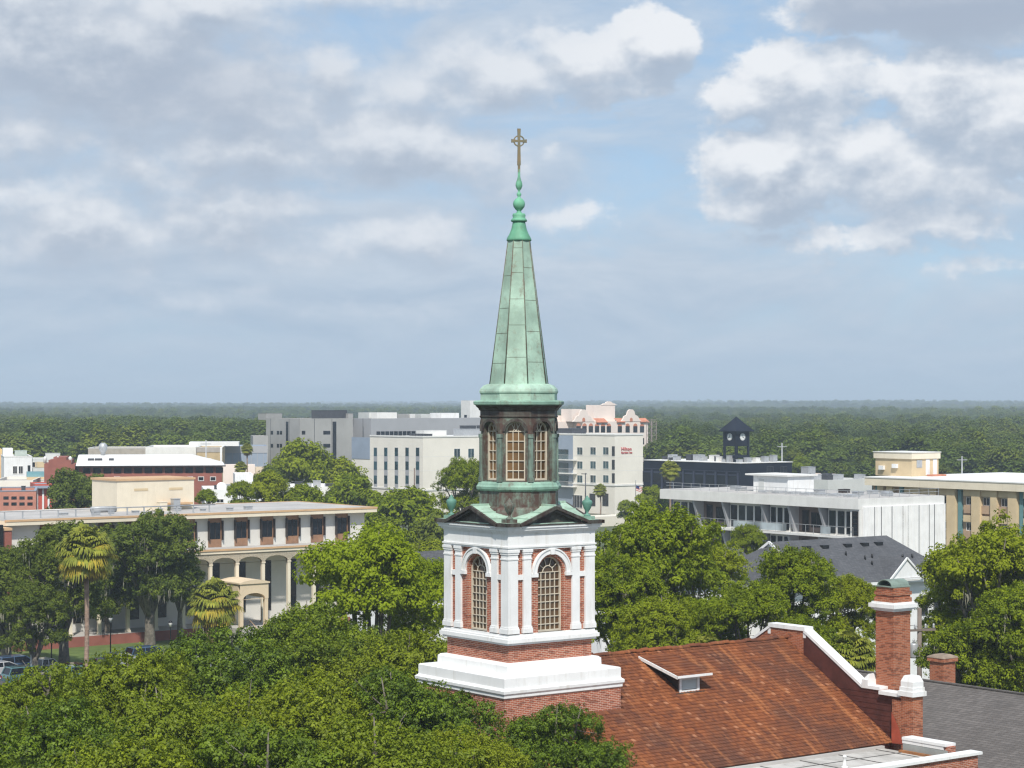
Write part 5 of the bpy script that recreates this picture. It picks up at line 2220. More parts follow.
# ================= J. house with a dark grey hipped roof
pJ = Vector((21.06, 165.7, 0))
J_ = grid_thing('grey_roofed_house', 'white house with a dark grey shingled hip roof and white gables', 'house', pJ)
SHING = plain('dark_grey_shingle', (.085, .085, .09), .9, .22, 1.6)


def shingle(name, c1, c2, row=.16, wid=.34):
    m, nt, b_ = new_mat(name)
    sep = nt.nodes.new('ShaderNodeSeparateXYZ')
    nt.links.new(objvec(nt), sep.inputs[0])
    x, y, z = (E(nt, sep.outputs[i]) for i in range(3))
    br = nt.nodes.new('ShaderNodeTexBrick')
    nt.links.new(combine(nt, x + y, z * 2.1, 0.0), br.inputs['Vector'])
    br.inputs['Color1'].default_value = (*c1, 1)
    br.inputs['Color2'].default_value = (*c2, 1)
    br.inputs['Mortar'].default_value = (c1[0] * .6, c1[1] * .6, c1[2] * .6, 1)
    br.inputs['Scale'].default_value = 1
    br.inputs['Brick Width'].default_value = wid
    br.inputs['Row Height'].default_value = row
    br.inputs['Mortar Size'].default_value = .012
    n1 = noise(nt, objvec(nt), .5, 5, .65)
    n2 = noise(nt, objvec(nt), 3.0, 4, .7)
    c = mixc(nt, n1.step(.35, .7) * .4, br.outputs['Color'], tuple(q * .6 for q in c1))
    c = mixc(nt, n2.step(.55, .75) * .3, c, tuple(q * 1.5 for q in c2))
    nt.links.new(c, b_.inputs['Base Color'])
    b_.inputs['Roughness'].default_value = .92
    bump(nt, b_, E(nt, br.outputs['Fac']) * -1.0, .4, .02)
    return m


SHINGJ = shingle('charcoal_shingle', (.075, .077, .085), (.11, .112, .12))
zr_, ze_, hwJ = 12.9, 9.7, 5.0
x0, x1, xl = 0.0, 12.95, -4.2
xr = 16.2
b = MB()
b.quad((x0, 0, zr_), (x1, 0, zr_), (xr, -hwJ, ze_), (xl, -hwJ, ze_))
b.quad((x0, 0, zr_), (x1, 0, zr_), (xr, hwJ, ze_), (xl, hwJ, ze_))
b.quad((x1, 0, zr_), (xr, -hwJ, ze_), (xr, hwJ, ze_))
b.quad((x0, 0, zr_), (xl, -hwJ, ze_), (xl, hwJ, ze_))
b.quad((xl, -hwJ, ze_ - .02), (xr, -hwJ, ze_ - .02), (xr, hwJ, ze_ - .02), (xl, hwJ, ze_ - .02))
# gablets: left end and front
b.quad((-.6, 0, zr_ - .02), (x0 + .3, 0, zr_ - .02), (x0 + .3, -2.5, zr_ - 1.6), (-.6, -2.5, zr_ - 1.6))
b.quad((-.6, 0, zr_ - .02), (x0 + .3, 0, zr_ - .02), (x0 + .3, 2.5, zr_ - 1.6), (-.6, 2.5, zr_ - 1.6))
# lower wing to the left
wl, wy = -9.5, 3.0
b.quad((wl + 2.5, wy, 12.2), (-1.0, wy, 12.2), (-1.0, wy - 4, 9.9), (wl, wy - 4, 9.9))
b.quad((wl + 2.5, wy, 12.2), (-1.0, wy, 12.2), (-1.0, wy + 4, 9.9), (wl, wy + 4, 9.9))
b.quad((wl + 2.5, wy, 12.2), (wl, wy - 4, 9.9), (wl, wy + 4, 9.9))
gx, gw, gz, gb = 9.6, 1.9, 11.5, 9.85
b.quad((gx, -hwJ - .3, gz), (gx, -2.0, gz), (gx - gw, -hwJ + .2, gb), (gx - gw, -hwJ - .3, gb))
b.quad((gx, -hwJ - .3, gz), (gx, -2.0, gz), (gx + gw, -hwJ + .2, gb), (gx + gw, -hwJ - .3, gb))
b.build('shingle_roof', SHINGJ, J_)
b = MB()
b.box((xl + .5, -hwJ + .5, 0), (xr - .5, hwJ - .5, ze_ - .03))
b.quad((-.55, 0, zr_ - .1), (-.55, -2.4, zr_ - 1.62), (-.55, 2.4, zr_ - 1.62))
b.box((wl + .4, wy - 3.6, 0), (xl + .4, wy + 3.6, 9.85))
b.quad((gx, -hwJ - .25, gz - .1), (gx - gw + .1, -hwJ - .25, gb), (gx + gw - .1, -hwJ - .25, gb))
b.build('wall', WHITE, J_)
b = MB()
for s in (-1, 1):
    b.beam((-.66, 0, zr_ - .02), (-.66, s * 2.6, zr_ - 1.66), .10, .20)
    b.beam((gx, -hwJ - .34, gz - .02), (gx + s * (gw + .05), -hwJ - .34, gb - .02), .10, .14)
b.beam((gx - gw, -hwJ - .34, gb - .08), (gx + gw, -hwJ - .34, gb - .08), .10, .12)
b.box((xl - .05, -hwJ - .12, ze_ - .25), (xr + .05, -hwJ, ze_ - .03))
b.box((xl - .12, -hwJ, ze_ - .25), (xl, hwJ, ze_ - .03))
b.build('gable_trim', WHITE, J_)
for px in (793, 806, 824, 847, 864, 878):
    s = along(pJ - V * .9, U, px)
    zz = zr_ - .9 * (zr_ - ze_) / hwJ
    b = MB().box((s - .35, -1.15, zz - .1), (s + .35, -.75, zz + .16))
    b.build('roof_vent', BLACK, J_)
rnd = random.Random(3)
for q in range(8):
    s, y = rnd.uniform(6, 13.2), rnd.uniform(-3.6, -1.6)
    MB().lathe([(.09, -.1), (.09, .3), (0, .31)], 8, (s, y, zr_ + y * (zr_ - ze_) / hwJ)).build('vent_pipe', BLACK, J_)
for s in (12.5, 14.2):
    window(J_, 'R', s, 6.6, .9, 1.6, GLASS, DARKGREY, y=-hwJ + .5)

# ================= K. church hall with a grey shingled roof
pK = at(838, 116.2)
K_ = thing('church_hall', 'low hall with a brown grey shingled roof and a brick stack behind the church', 'building', (pK.x, pK.y, 0), TH)
zk = zat(668, 116.2)
ln, rn, fall = 30.0, 13.0, .42
b = MB()
b.quad((0, 0, zk), (0, -ln, zk), (-rn, -ln, zk - rn * fall), (-rn, 0, zk - rn * fall))
b.quad((0, 0, zk), (0, -ln, zk), (7, -ln, zk - 7 * fall), (7, 0, zk - 7 * fall))
b.quad((-rn, 0, zk - rn * fall), (-rn, -ln, zk - rn * fall), (-rn, -ln, zk - rn * fall - .2), (-rn, 0, zk - rn * fall - .2))
b.beam((0, .0, zk + .02), (0, -ln, zk + .02), .25, .06)
b.build('shingle_roof', shingle('brown_grey_shingle', (.105, .093, .086), (.155, .138, .128)), K_)
b = MB()
b.box((-rn + .4, -ln + .3, 0), (6.6, -.3, zk - rn * fall - .25))
b.quad((-rn + .4, -.3, zk - rn * fall - .2), (6.6, -.3, zk - 7 * fall), (0, -.3, zk - .15))
b.build('wall', BRICK, K_)
sk = along(pK, -V, 934)
b = MB()
b.box((.2, -sk - .48, zk - .6), (1.15, -sk + .48, zk + 1.05))
b.box((.1, -sk - .58, zk + 1.05), (1.25, -sk + .58, zk + 1.25))
st = b.build('brick_stack', BRICKDARK, K_)
b = MB()
b.frustum([[(.675 + sx * r, -sk + sy * r, z) for sx, sy in ((-1, -1), (1, -1), (1, 1), (-1, 1))] for r, z in ((.60, zk + 1.25), (.55, zk + 1.32), (.3, zk + 1.42))])
b.build('stack_cap', plain('weathered_mortar', (.26, .20, .15), .9, .2, 2.0), st)

# ================= small houses among the trees
N_ = grid_thing('white_gabled_house', 'white gabled house with grey roof half hidden left of the belfry', 'house', at(446, 158))
b = MB()
zr_, ze_ = zat(550, 158), zat(586, 158)
b.box((-7, -2.6, 0), (8, 2.6, ze_))
b.quad((-7, -2.6, ze_), (-7, 2.6, ze_), (-7, 0, zr_ - .1))
b.build('wall', WHITE, N_)
b = MB()
for s in (-1, 1):
    b.quad((-7.3, 0, zr_), (8, 0, zr_), (8, s * 3.0, ze_ - .2), (-7.3, s * 3.0, ze_ - .2))
b.build('roof', SHINGJ, N_)
b = MB()
for s in (-1, 1):
    b.beam((-7.35, 0, zr_ + .02), (-7.35, s * 3.0, ze_ - .2), .1, .2)
b.build('gable_trim', WHITE, N_)
block('white_shed', 'small white building glimpsed through the big tree right of the belfry', 590, 602, 628, 572, 185, WHITE, ROOFWHITE)
M3, a_, b_, h_ = block('garden_wall_building', 'low cream flat roofed building in front of the hotel beside the urn', 575, 590, 660, 517, 400, IVORY, ROOFWHITE, parapet=.3)

# ================= B. far left cluster of shops
B1, Lx, Ly, h = block('white_corner_shop', 'white two storey shop with a pair of tall dark windows at the left edge', -10, 4, 32, 457, 380, WHITE, ROOFGREY, rot=R(16), depth=14, coping=OFFWHITE)
for px in (15, 20.8):
    s, z = fp(B1, 'R', px, 474)
    window(B1, 'R', s, z, .85, 1.5, GLASSNAVY, OFFWHITE)
window(B1, 'R', fp(B1, 'R', 29, 470)[0], fp(B1, 'R', 29, 474)[1], .5, 1.6, PALEGREY and GLASS, None)
MB().box((0, 5, h), (1.8, 9, h + 1.5)).build('rear_upper_wall', WHITE, B1)
unit_box(B1, 2.2, 6, h, 2.2, 2, 1.0, plain('pale_green_unit', (.42, .48, .43), .6))
block('yellow_shop', 'narrow yellow building at the left edge of the street', -30, -8, 2.5, 449.5, 400, plain('yellow_stucco', (.72, .50, .22), .8), ROOFGREY, rot=R(16), depth=10)
B3, Lx, Ly, h = block('tan_fronted_shop', 'small shop with tan front panels and dark windows beside the white corner shop', 30, 33, 56, 459, 400, PALEGREY, ROOFGREY, rot=R(14), depth=12)
for px, w_, m_ in ((34.2, .9, GLASSNAVY), (48.5, 1.0, GLASSNAVY)):
    s, z = fp(B3, 'R', px, 467.5)
    window(B3, 'R', s, z, w_, 1.1, m_, OFFWHITE, mull=0)
s, z = fp(B3, 'R', 40.3, 467.5)
MB().box((s - 1.0, -.06, z), (s + 1.0, 0, z + 1.1)).build('tan_panel', TAN, B3)
unit_box(B3, 2.5, 6, h - .5, 2.8, 2, 1.4, PALEGREY)
B4, Lx, Ly, h = block('teal_roofed_shop', 'small tan shop under a teal curved awning roof', 24, 27, 49, 477, 350, TAN, ROOFGREY, rot=R(14), depth=8)
b = MB()
n = 8
for i in range(n):
    a0, a1 = math.pi / 2 * i / n, math.pi / 2 * (i + 1) / n
    b.quad((0, 1.6 - 1.6 * math.sin(a1), h - .3 + 1.1 * math.cos(a1)), (Lx, 1.6 - 1.6 * math.sin(a1), h - .3 + 1.1 * math.cos(a1)), (Lx, 1.6 - 1.6 * math.sin(a0), h - .3 + 1.1 * math.cos(a0)), (0, 1.6 - 1.6 * math.sin(a0), h - .3 + 1.1 * math.cos(a0)))
b.box((0, 1.6, h - .3), (Lx, 6, h + .75))
b.build('awning_roof', TEAL, B4)
unit_box(B4, Lx - 1.5, -1.4, 0, 1.3, 1.2, 11, OFFWHITE, 'side_pier')
B5, Lx, Ly, h = block('salmon_shop', 'salmon brick two storey shop with rows of small dark windows at the left edge', -25, -4, 36, 491.5, 300, BRICKSALMON, ROOFGREY, rot=R(12), depth=14, parapet=.6, coping=BLUEGREY)
for px in (6, 14, 22, 30):
    for py in (499.5, 505.5):
        s, z = fp(B5, 'R', px, py)
        window(B5, 'R', s, z, .75, .45, GLASS)
unit_box(B5, 3.5, 3, h - .6, .6, .6, 1.2, DARKGREY)
block('pale_flat_shop', 'long low pale shop with a grey flat roof behind the salmon brick shop', -25, -6, 33, 480.5, 335, IVORY, ROOFGREY, rot=R(8), depth=18)
B7, Lx, Ly, h = block('red_column_shop', 'narrow red shop front with white columns beside the dark tree', 33, 34.5, 52, 484, 322, REDPAINT, BLUEGREY, rot=R(18), depth=8, parapet=.2)
for px in (37, 43, 48.5):
    s, z = fp(B7, 'R', px, 503)
    b = MB().box((s - .14, -.2, 0), (s + .14, 0, h - .7))
    b.build('white_column', WHITE, B7)
b = MB().box((-.2, -1.0, h - .65), (Lx + .2, .2, h - .3))
b.build('porch_roof', BLUEGREY, B7)

B9, Lx, Ly, h = block('long_brick_building', 'long red brick building under a broad white roof with dark eaves', 50, 79, 222, 466.5, 345, BRICKFAR, None, rot=R(9), depth=20, parapet=.1)
b = MB()
b.box((-.6, -.9, h - .1), (Lx + .6, Ly + .6, h + .12))
b.build('eave', DARKBROWN, B9)
b = MB()
hh = 1.7
b.frustum([[(-.5, -.8, h + .12), (Lx + .5, -.8, h + .12), (Lx + .5, Ly + .5, h + .12), (-.5, Ly + .5, h + .12)], [(-.5, 8, h + hh), (Lx - 5, 8, h + hh), (Lx - 5, 12, h + hh), (-.5, 12, h + hh)]])
b.build('white_roof', ROOFWHITE, B9)
b = MB()
for i in range(14):
    x = .5 + i * Lx / 14
    b.box((x + .15, -.08, h - 1.15), (x + Lx / 14 - .3, 0, h - .25))
b.build('clerestory_window', GLASSNAVY, B9)
for px in (117, 133, 144, 156, 167, 179, 190, 201, 213):
    s, z = fp(B9, 'R', px, 481)
    window(B9, 'R', s, z, 1.0, .75, GLASSNAVY, OFFWHITE, mull=0)
for px, s1 in ((88, 1.0), (95, 1.2), (109, .8)):
    o_ = Vector(B9.location) + dirs(B9)[1] * 4
    s = along(o_, dirs(B9)[0], px)
    MB().box((s, 3.4, h + .7), (s + s1, 4.2, h + 1.25)).build('skylight', DARKGREY, B9)
MB().lathe([(.35, h + 1.0), (.4, h + 2.2), (.7, h + 2.6), (.72, h + 3.4), (.3, h + 3.8)], 12, (along(Vector(B9.location) + dirs(B9)[1] * 8, dirs(B9)[0], 103), 8, 0)).build('roof_ventilator', GALV, B9)
# stepped brick gable at its left end
b = MB()
q = [(0, 0), (5.0, 0), (5.0, h + .4), (4.4, h + .4), (4.4, h + 1.1), (3.6, h + 1.1), (3.6, h + 1.6), (1.5, h + 1.6), (1.5, h + 1.1), (.7, h + 1.1), (.7, h + .5), (0, h + .5)]
vs = [(x - 5.6, -1.2, z) for x, z in q] + [(x - 5.6, 8, z) for x, z in q]
n = len(q)
b.add(vs, [tuple(range(n)), tuple(range(2 * n - 1, n - 1, -1))] + [(i, n + i, n + (i + 1) % n, (i + 1) % n) for i in range(n)])
b.build('stepped_gable', BRICKFAR, B9)
window(B9, 'R', -4.4, h - 4.6, .9, 2.4, GLASSNAVY, None, y=-1.2)
b = MB()
for x in (-5.5, -3.4, -1.4):
    b.lathe([(.25, h + .6), (.25, h + 1.2), (.36, h + 1.45), (.0, h + 1.8)], 8, (x, -.6, 0))
b.build('gable_finial', OFFWHITE, B9)

block('concrete_warehouse', 'long low tan concrete warehouse behind the white roofed brick building', 84, 88, 148, 448.5, 470, plain('tan_concrete', (.36, .32, .27), .85), ROOFWHITE, rot=R(6), depth=14, coping=OFFWHITE)
B11, Lx, Ly, h = block('white_warehouse', 'large plain white warehouse left of the arched tan front', 143, 145.5, 196, 447, 452, OFFWHITE, ROOFWHITE, rot=R(6), depth=22)
MB().box((9, 8, h), (20, 16, h + .9)).build('roof_house', ROOFWHITE, B11)
B12, Lx, Ly, h = block('arched_tan_building', 'tan fronted building with a white arched window between two pale sheds', 195, 196.5, 222.5, 447.5, 440, plain('tan_front', (.46, .35, .20), .8), ROOFWHITE, rot=R(6), depth=16, coping=OFFWHITE)
MB().box((0, -.08, h - 1.0), (Lx, 0, h - .1)).build('upper_band', plain('grey_band', (.36, .33, .30), .8), B12)
s = Lx / 2
zz = 11.2
b = MB()
b.box((s - 1.05, -.12, zz - 2.0), (s + 1.05, -.02, zz))
b.arch_ring(s, zz, 0, 1.05, -.12, -.02, 12)
aw_ = b.build('arched_window', WHITE, B12)
b = MB()
for x in (-.5, .5):
    b.box((s + x - .32, -.16, zz - 1.9), (s + x + .32, -.121, zz - .4))
b.arch_ring(s, zz - .1, .1, .62, -.16, -.121, 10)
b.build('pane', GLASSNAVY, aw_)
for x in (s - 2.3, s + 2.3):
    window(B12, 'R', x, zz - 1.9, .9, 1.0, GLASSNAVY)
MB().box((Lx - .5, -.2, 0), (Lx - .1, -.02, h)).build('white_pier', WHITE, B12)
B13, Lx, Ly, h = block('blue_grey_shed', 'blue grey ribbed metal shed left of the concrete annex', 222, 224, 267, 446, 470, BLUEGREY, BLUEGREY, rot=R(8), depth=14, parapet=.2)
b = MB()
x = .5
while x < Lx:
    b.box((x, -.05, 0), (x + .1, 0, h - 1.6))
    x += 1.4
b.box((-.1, -.1, h - 1.6), (Lx + .1, 0, h))
b.build('panel_rib', MIDGREY, B13)
block('pink_wall_building', 'low pinkish beige wall building behind the two palms', 220, 223, 255, 465, 425, PINK, ROOFGREY, rot=R(8), depth=6)
block('beige_wall_building', 'low beige building between the palms and the leafy tree', 254, 255.5, 275, 467.5, 418, plain('beige_stucco', (.60, .49, .36), .8), ROOFGREY, rot=R(8), depth=6)
B15, Lx, Ly, h = block('white_flat_building', 'white flat roofed building with one dark window behind the office roof', 200, 204, 256, 489.5, 285, WHITE, ROOFGREY, rot=R(10), depth=13)
window(B15, 'R', fp(B15, 'R', 220, 500)[0], fp(B15, 'R', 220, 503)[1], 1.1, .6, GLASSNAVY, OFFWHITE)
for i in range(5):
    unit_box(B15, 1.5 + i * 1.5, 3 + (i % 2) * 3, h - .5, 1.0, .8, .9, GALV if i % 2 else DARKGREY)
b = MB().lathe([(.05, 0), (.5, .12), (.8, .4), (.82, .45), (.45, .2), (0, .1)], 14)
o = b.build('satellite_dish', WHITE, B15)
o.location = (2.4, 2, h)
o.rotation_euler = (R(65), 0, R(20))
B16, Lx, Ly, h = block('white_cube_building', 'plain white windowless cube rising above the flat white building', 233, 235, 253, 474, 305, WHITE, ROOFWHITE, rot=R(10), depth=7)
B17, Lx, Ly, h = block('white_roofed_shop', 'white walled shop with cluttered flat roof showing through the slim trees', 250, 258, 332, 487, 300, WHITE, ROOFWHITE, rot=R(10), depth=12)
for i in range(7):
    unit_box(B17, 1.0 + i * 1.5, 2 + (i % 3) * 2, h - .5, 1.1, 1.0, .8 + .3 * (i % 2), DARKGREY if i % 3 == 0 else GALV)


# ------------------------------------------------------------------ trees, placed where they stand
# foreground canopy
fore = [
    (26, 88, 674, 180, 'broad dark oak at the left edge of the front canopy, below the parked cars'),
    (128, 92, 654, 180, 'oak in the front canopy under the tall palm'),
    (222, 97, 640, 190, 'oak in the front canopy below the bushy palm by the porch'),
    (312, 103, 612, 170, 'taller oak in the front canopy below the bright green tree'),
    (395, 100, 634, 170, 'oak in the front canopy just left of the white tower ledge'),
    (70, 75, 716, 210, 'oak in the middle of the front canopy near its left end'),
    (190, 77, 700, 210, 'oak in the middle of the front canopy left of centre'),
    (300, 79, 684, 210, 'oak in the middle of the front canopy right of centre'),
    (408, 80, 682, 190, 'oak in the front canopy whose twigs reach the white tower ledge'),
    (10, 65, 756, 230, 'oak nearest the bottom left corner'),
    (135, 66, 746, 230, 'nearest oak along the bottom edge, left of centre'),
    (262, 67, 736, 230, 'nearest oak along the bottom edge below the bright green tree'),
    (382, 69, 722, 220, 'nearest oak along the bottom edge left of the tower'),
    (466, 72, 733, 130, 'small oak at the foot of the brick tower, left side'),
    (556, 76, 711, 128, 'leafy oak in front of the brick tower shaft'),
]
for i, (px, D, yt, w, lab) in enumerate(fore):
    tree(FORE, px, D, yt, w, lab, 'oaks of the front canopy', 'front_oak')
# bright trees behind the front canopy
tree(BRIGHT, 368, 128, 534, 168, 'bright green rounded oak left of the belfry', pick=0)
tree(BRIGHT, 420, 134, 553, 92, 'smaller bright green oak touching the belfry corner', pick=1)
tree(BRIGHT, 305, 122, 606, 80, 'bright green oak right of the entrance steps', pick=1)
# dark mossy oaks before the office
tree(DARKO, 6, 186, 545, 125, 'dark mossy oak at the left edge', pick=0)
tree(DARKO, 64, 181, 527, 112, 'dark mossy oak with a thick trunk beside the tall palm', pick=1)
tree(DARKO, 150, 205, 512, 118, 'tallest dark mossy oak before the cream office', pick=0)
tree(DARKO, 108, 207, 545, 90, 'dark mossy oak behind the tall palm', pick=1)
tree(DARKO, 180, 207, 560, 55, 'dark small oak left of the bushy palm', pick=1)
tree(DARKO, 35, 176, 585, 80, 'low dark oak shading the parked cars', pick=1)
# right of the belfry
tree(MID, 655, 132, 502, 165, 'big yellow green oak hung with moss right of the belfry', pick=0)
tree(MID, 622, 126, 552, 110, 'leafy oak close behind the right side of the belfry', pick=1)
tree(MID, 706, 150, 540, 100, 'oak between the big mossy oak and the grey roofed house', pick=2)
tree(BRIGHT, 705, 124, 600, 90, 'bright yellow green tree above the church ridge', pick=1)
tree(MID, 795, 126, 546, 108, 'oak in front of the grey roofed house', pick=1)
tree(MID, 745, 120, 580, 100, 'lower oak above the parapet top', pick=2)
tree(MID, 846, 130, 574, 70, 'oak left of the tall brick chimney', pick=0)
tree(MID, 992, 124, 520, 165, 'broad oak at the right edge behind the grey shingled roof', pick=2)
tree(MID, 884, 138, 585, 60, 'small oak behind the tall brick chimney', pick=1)
tree(MID, 955, 130, 562, 80, 'oak right of the tall brick chimney', pick=0)
tree(MID, 1020, 116, 580, 130, 'lower oak at the far right edge', pick=1)
tree(MID, 960, 136, 545, 60, 'slim oak beside the ribbed white wall', pick=1)
tree(MID, 748, 205, 524, 46, 'slim young tree in front of the balconies', pick=1)
tree(MID, 660, 118, 596, 110, 'low leafy oak behind the church ridge next to the belfry', pick=1)
tree(MID, 800, 117, 616, 100, 'low oak behind the white gable coping', pick=0)
tree(MID, 965, 117, 618, 110, 'low oak behind the small brick stack', pick=1)
# middle distance
tree(MID, 462, 250, 457, 62, 'yellow green oak left of the lantern', pick=0)
tree(FARO, 405, 262, 488, 90, 'leafy oak before the pale hotel', pick=1)
tree(FARD, 445, 240, 512, 80, 'dark oak just left of the belfry pediment', pick=0)
tree(FARO, 385, 238, 520, 60, 'oak at the right end of the cream office', pick=0)
tree(FARO, 425, 225, 540, 60, 'oak behind the small white gabled house', pick=1)
tree(FARO, 300, 340, 445, 74, 'tall leafy tree before the slotted concrete block', pick=0)
tree(FARO, 340, 345, 458, 62, 'leafy tree left of the pale hotel', pick=1)
tree(FARD, 270, 335, 470, 40, 'small tree beside the white cube building', pick=1)
tree(FARO, 352, 300, 478, 66, 'oak above the right end of the office roof', pick=0)
tree(FARO, 240, 262, 481, 30, 'slim tree above the office roof left of the white shop', pick=1)
tree(FARO, 268, 266, 474, 44, 'slim tree in front of the white walled shop', pick=0)
tree(FARO, 306, 270, 484, 44, 'tree above the middle of the office roof', pick=1)
tree(FARD, 72, 288, 470, 56, 'dark tree before the stepped brick gable', pick=0)
tree(FARD, 100, 282, 478, 46, 'dark tree left of the cream penthouse', pick=1)
tree(FARO, 207, 262, 489, 24, 'shrubby tree right of the cream penthouse', pick=1)
tree(FARO, 652, 352, 488, 34, 'bushy tree before the navy block', pick=0)
tree(FARO, 628, 395, 500, 22, 'small tree by the flagpole', pick=1)
tree(FARO, 700, 290, 500, 40, 'tree at the left end of the apartment block', pick=1)
tree(FARO, 800, 480, 458, 26, 'round tree right of the navy block', pick=0)

# palms
palm(85.5, 172, 524, 58, 672, 'tall sabal palm with yellowing fronds before the dark oaks')
palm(214, 196, 578, 52, 640, 'squat bushy sabal palm beside the entrance porch')
palm(600, 420, 483.5, 14, 510, 'small palm against the pale hotel wall', yellow=False)
palm(670, 345, 460, 21, 490, 'palm standing before the navy block', yellow=False)
palm(247, 400, 443, 13, 475, 'tall thin palm before the blue grey shed', yellow=False)
palm(241, 395, 461, 14, 480, 'shorter palm before the pink beige wall', yellow=False)
palm(800, 500, 455, 20, 480, 'palm at the wood edge right of the navy block', yellow=False, dry=False)
palm(850, 121, 630, 66, 690, 'fan palm behind the church parapet', yellow=False)
palm(706, 117, 634, 44, 690, 'fan palm peeping over the church ridge', yellow=False, dry=False)
palm(930, 205, 560, 34, 600, 'palm in front of the tan office', yellow=False)

# ------------------------------------------------------------------ the wood beyond the town: one mass
def build_wood():
    kinds = bpy.data.collections.new('wood_kinds')
    for i in range(5):
        rng = random.Random(200 + i)
        if i < 4:
            lobes = oak_lobes(90 + i, 5.0, 1.0, 12.5 + i, 12)
            v, q, t = crown_data(140 + i, lobes, 360, 18, .80, .55, 1.15, .6, -.3, .88, tuft=6, upb=.9)
        else:
            lobes = [(0, 0, 13, 2.2, 2.2, 3.5), (1.3, .4, 10.5, 2.2, 2.2, 2.2), (-1.2, -.6, 9.5, 2.3, 2.3, 2.2), (.2, 1.4, 8, 2.5, 2.5, 2)]
            v, q, t = crown_data(140 + i, lobes, 150, 15, .9, .5, .9, .8, -.8, .7, tuft=5, upb=.6)
        me = fast_mesh('wood_crown', v, q, t, LEAF_WOOD)
        o = bpy.data.objects.new('wood_crown', me)
        kinds.objects.link(o)
    rng = np.random.default_rng(12)
    pts, scl, idx = [], [], []
    bands = [(455, 800, 40), (800, 1600, 62), (1600, 3200, 190), (3200, 5600, 600), (5600, 8600, 1400)]
    for d0, d1, cell in bands:
        area = .62 * (d1 ** 2 - d0 ** 2) / 2
        n = int(area / cell)
        y = np.sqrt(rng.uniform(d0 ** 2, d1 ** 2, n))
        x = rng.uniform(-.31, .31, n) * y
        jit = rng.uniform(0, 1, n)
        u = x / y * F + 512
        keep = np.ones(n, bool)
        # the town keeps the nearer ground
        lim = np.where(u < 265, 505 + (u < 100) * 20, np.where(u < 660, 620, 470 + np.clip((900 - u) * .15, 0, 60)))
        keep &= y > lim
        # clearings
        cl = np.sin(x / 130 + 1) * np.sin(y / 170 + .5) + .5 * np.sin(x / 47 + y / 61)
        keep &= ~((cl > 1.05) & (y > 700))
        x, y = x[keep], y[keep]
        s = rng.uniform(.62, 1.12, len(x)) * (max(cell, 62) / 62) ** .30
        tall = np.sin(x / 160 + 2) * np.sin(y / 340) * .16 + np.sin(x / 71 + y / 190) * .10
        s *= 1 + tall
        z = terrain(x, y) - .4 - np.clip((s - 1.1) * 12, 0, 30)
        pts.append(np.stack([x, y, z], 1))
        scl.append(s)
        idx.append(np.where(rng.random(len(x)) < .14, 4, rng.integers(0, 4, len(x))))
    P, S, I = np.concatenate(pts), np.concatenate(scl), np.concatenate(idx)
    me = bpy.data.meshes.new('wood_points')
    me.vertices.add(len(P))
    me.vertices.foreach_set('co', P.astype(np.float32).ravel())
    a = me.attributes.new('scl', 'FLOAT', 'POINT')
    a.data.foreach_set('value', S.astype(np.float32))
    a = me.attributes.new('pick', 'INT', 'POINT')
    a.data.foreach_set('value', I.astype(np.int32))
    a = me.attributes.new('turn', 'FLOAT_VECTOR', 'POINT')
    tv = np.zeros((len(P), 3), np.float32)
    tv[:, 2] = rng.uniform(0, 6.28, len(P))
    a.data.foreach_set('vector', tv.ravel())
    me.materials.append(LEAF_WOOD)
    o = bpy.data.objects.new('far_wood', me)
    COL.objects.link(o)
    tag(o, 'dense green wood stretching to the horizon beyond the town', kind='stuff')
    g = bpy.data.node_groups.new('wood', 'GeometryNodeTree')
    g.interface.new_socket('Geometry', in_out='INPUT', socket_type='NodeSocketGeometry')
    g.interface.new_socket('Geometry', in_out='OUTPUT', socket_type='NodeSocketGeometry')
    gi, go = g.nodes.new('NodeGroupInput'), g.nodes.new('NodeGroupOutput')
    iop = g.nodes.new('GeometryNodeInstanceOnPoints')
    ci = g.nodes.new('GeometryNodeCollectionInfo')
    ci.inputs['Collection'].default_value = kinds
    ci.inputs['Separate Children'].default_value = True
    ci.inputs['Reset Children'].default_value = True
    g.links.new(gi.outputs[0], iop.inputs['Points'])
    g.links.new(ci.outputs[0], iop.inputs['Instance'])
    iop.inputs['Pick Instance'].default_value = True

    def attr(nm, ty):
        n = g.nodes.new('GeometryNodeInputNamedAttribute')
        n.data_type = ty
        n.inputs['Name'].default_value = nm
        return n.outputs['Attribute']
    g.links.new(attr('pick', 'INT'), iop.inputs['Instance Index'])
    g.links.new(attr('turn', 'FLOAT_VECTOR'), iop.inputs['Rotation'])
    g.links.new(attr('scl', 'FLOAT'), iop.inputs['Scale'])
    g.links.new(iop.outputs[0], go.inputs[0])
    md = o.modifiers.new('wood', 'NODES')
    md.node_group = g
    print('wood trees', len(P))


build_wood()
block('far_warehouse', 'pale far warehouse roof low in the wood right of the clock tower', 696, 700, 713, 408.6, 2600, OFFWHITE, ROOFWHITE, depth=40, parapet=.4)
block('far_warehouse', 'pale far warehouse strip near the horizon at the far left', 60, 64, 92, 407.6, 3000, OFFWHITE, ROOFWHITE, depth=40, parapet=.4)


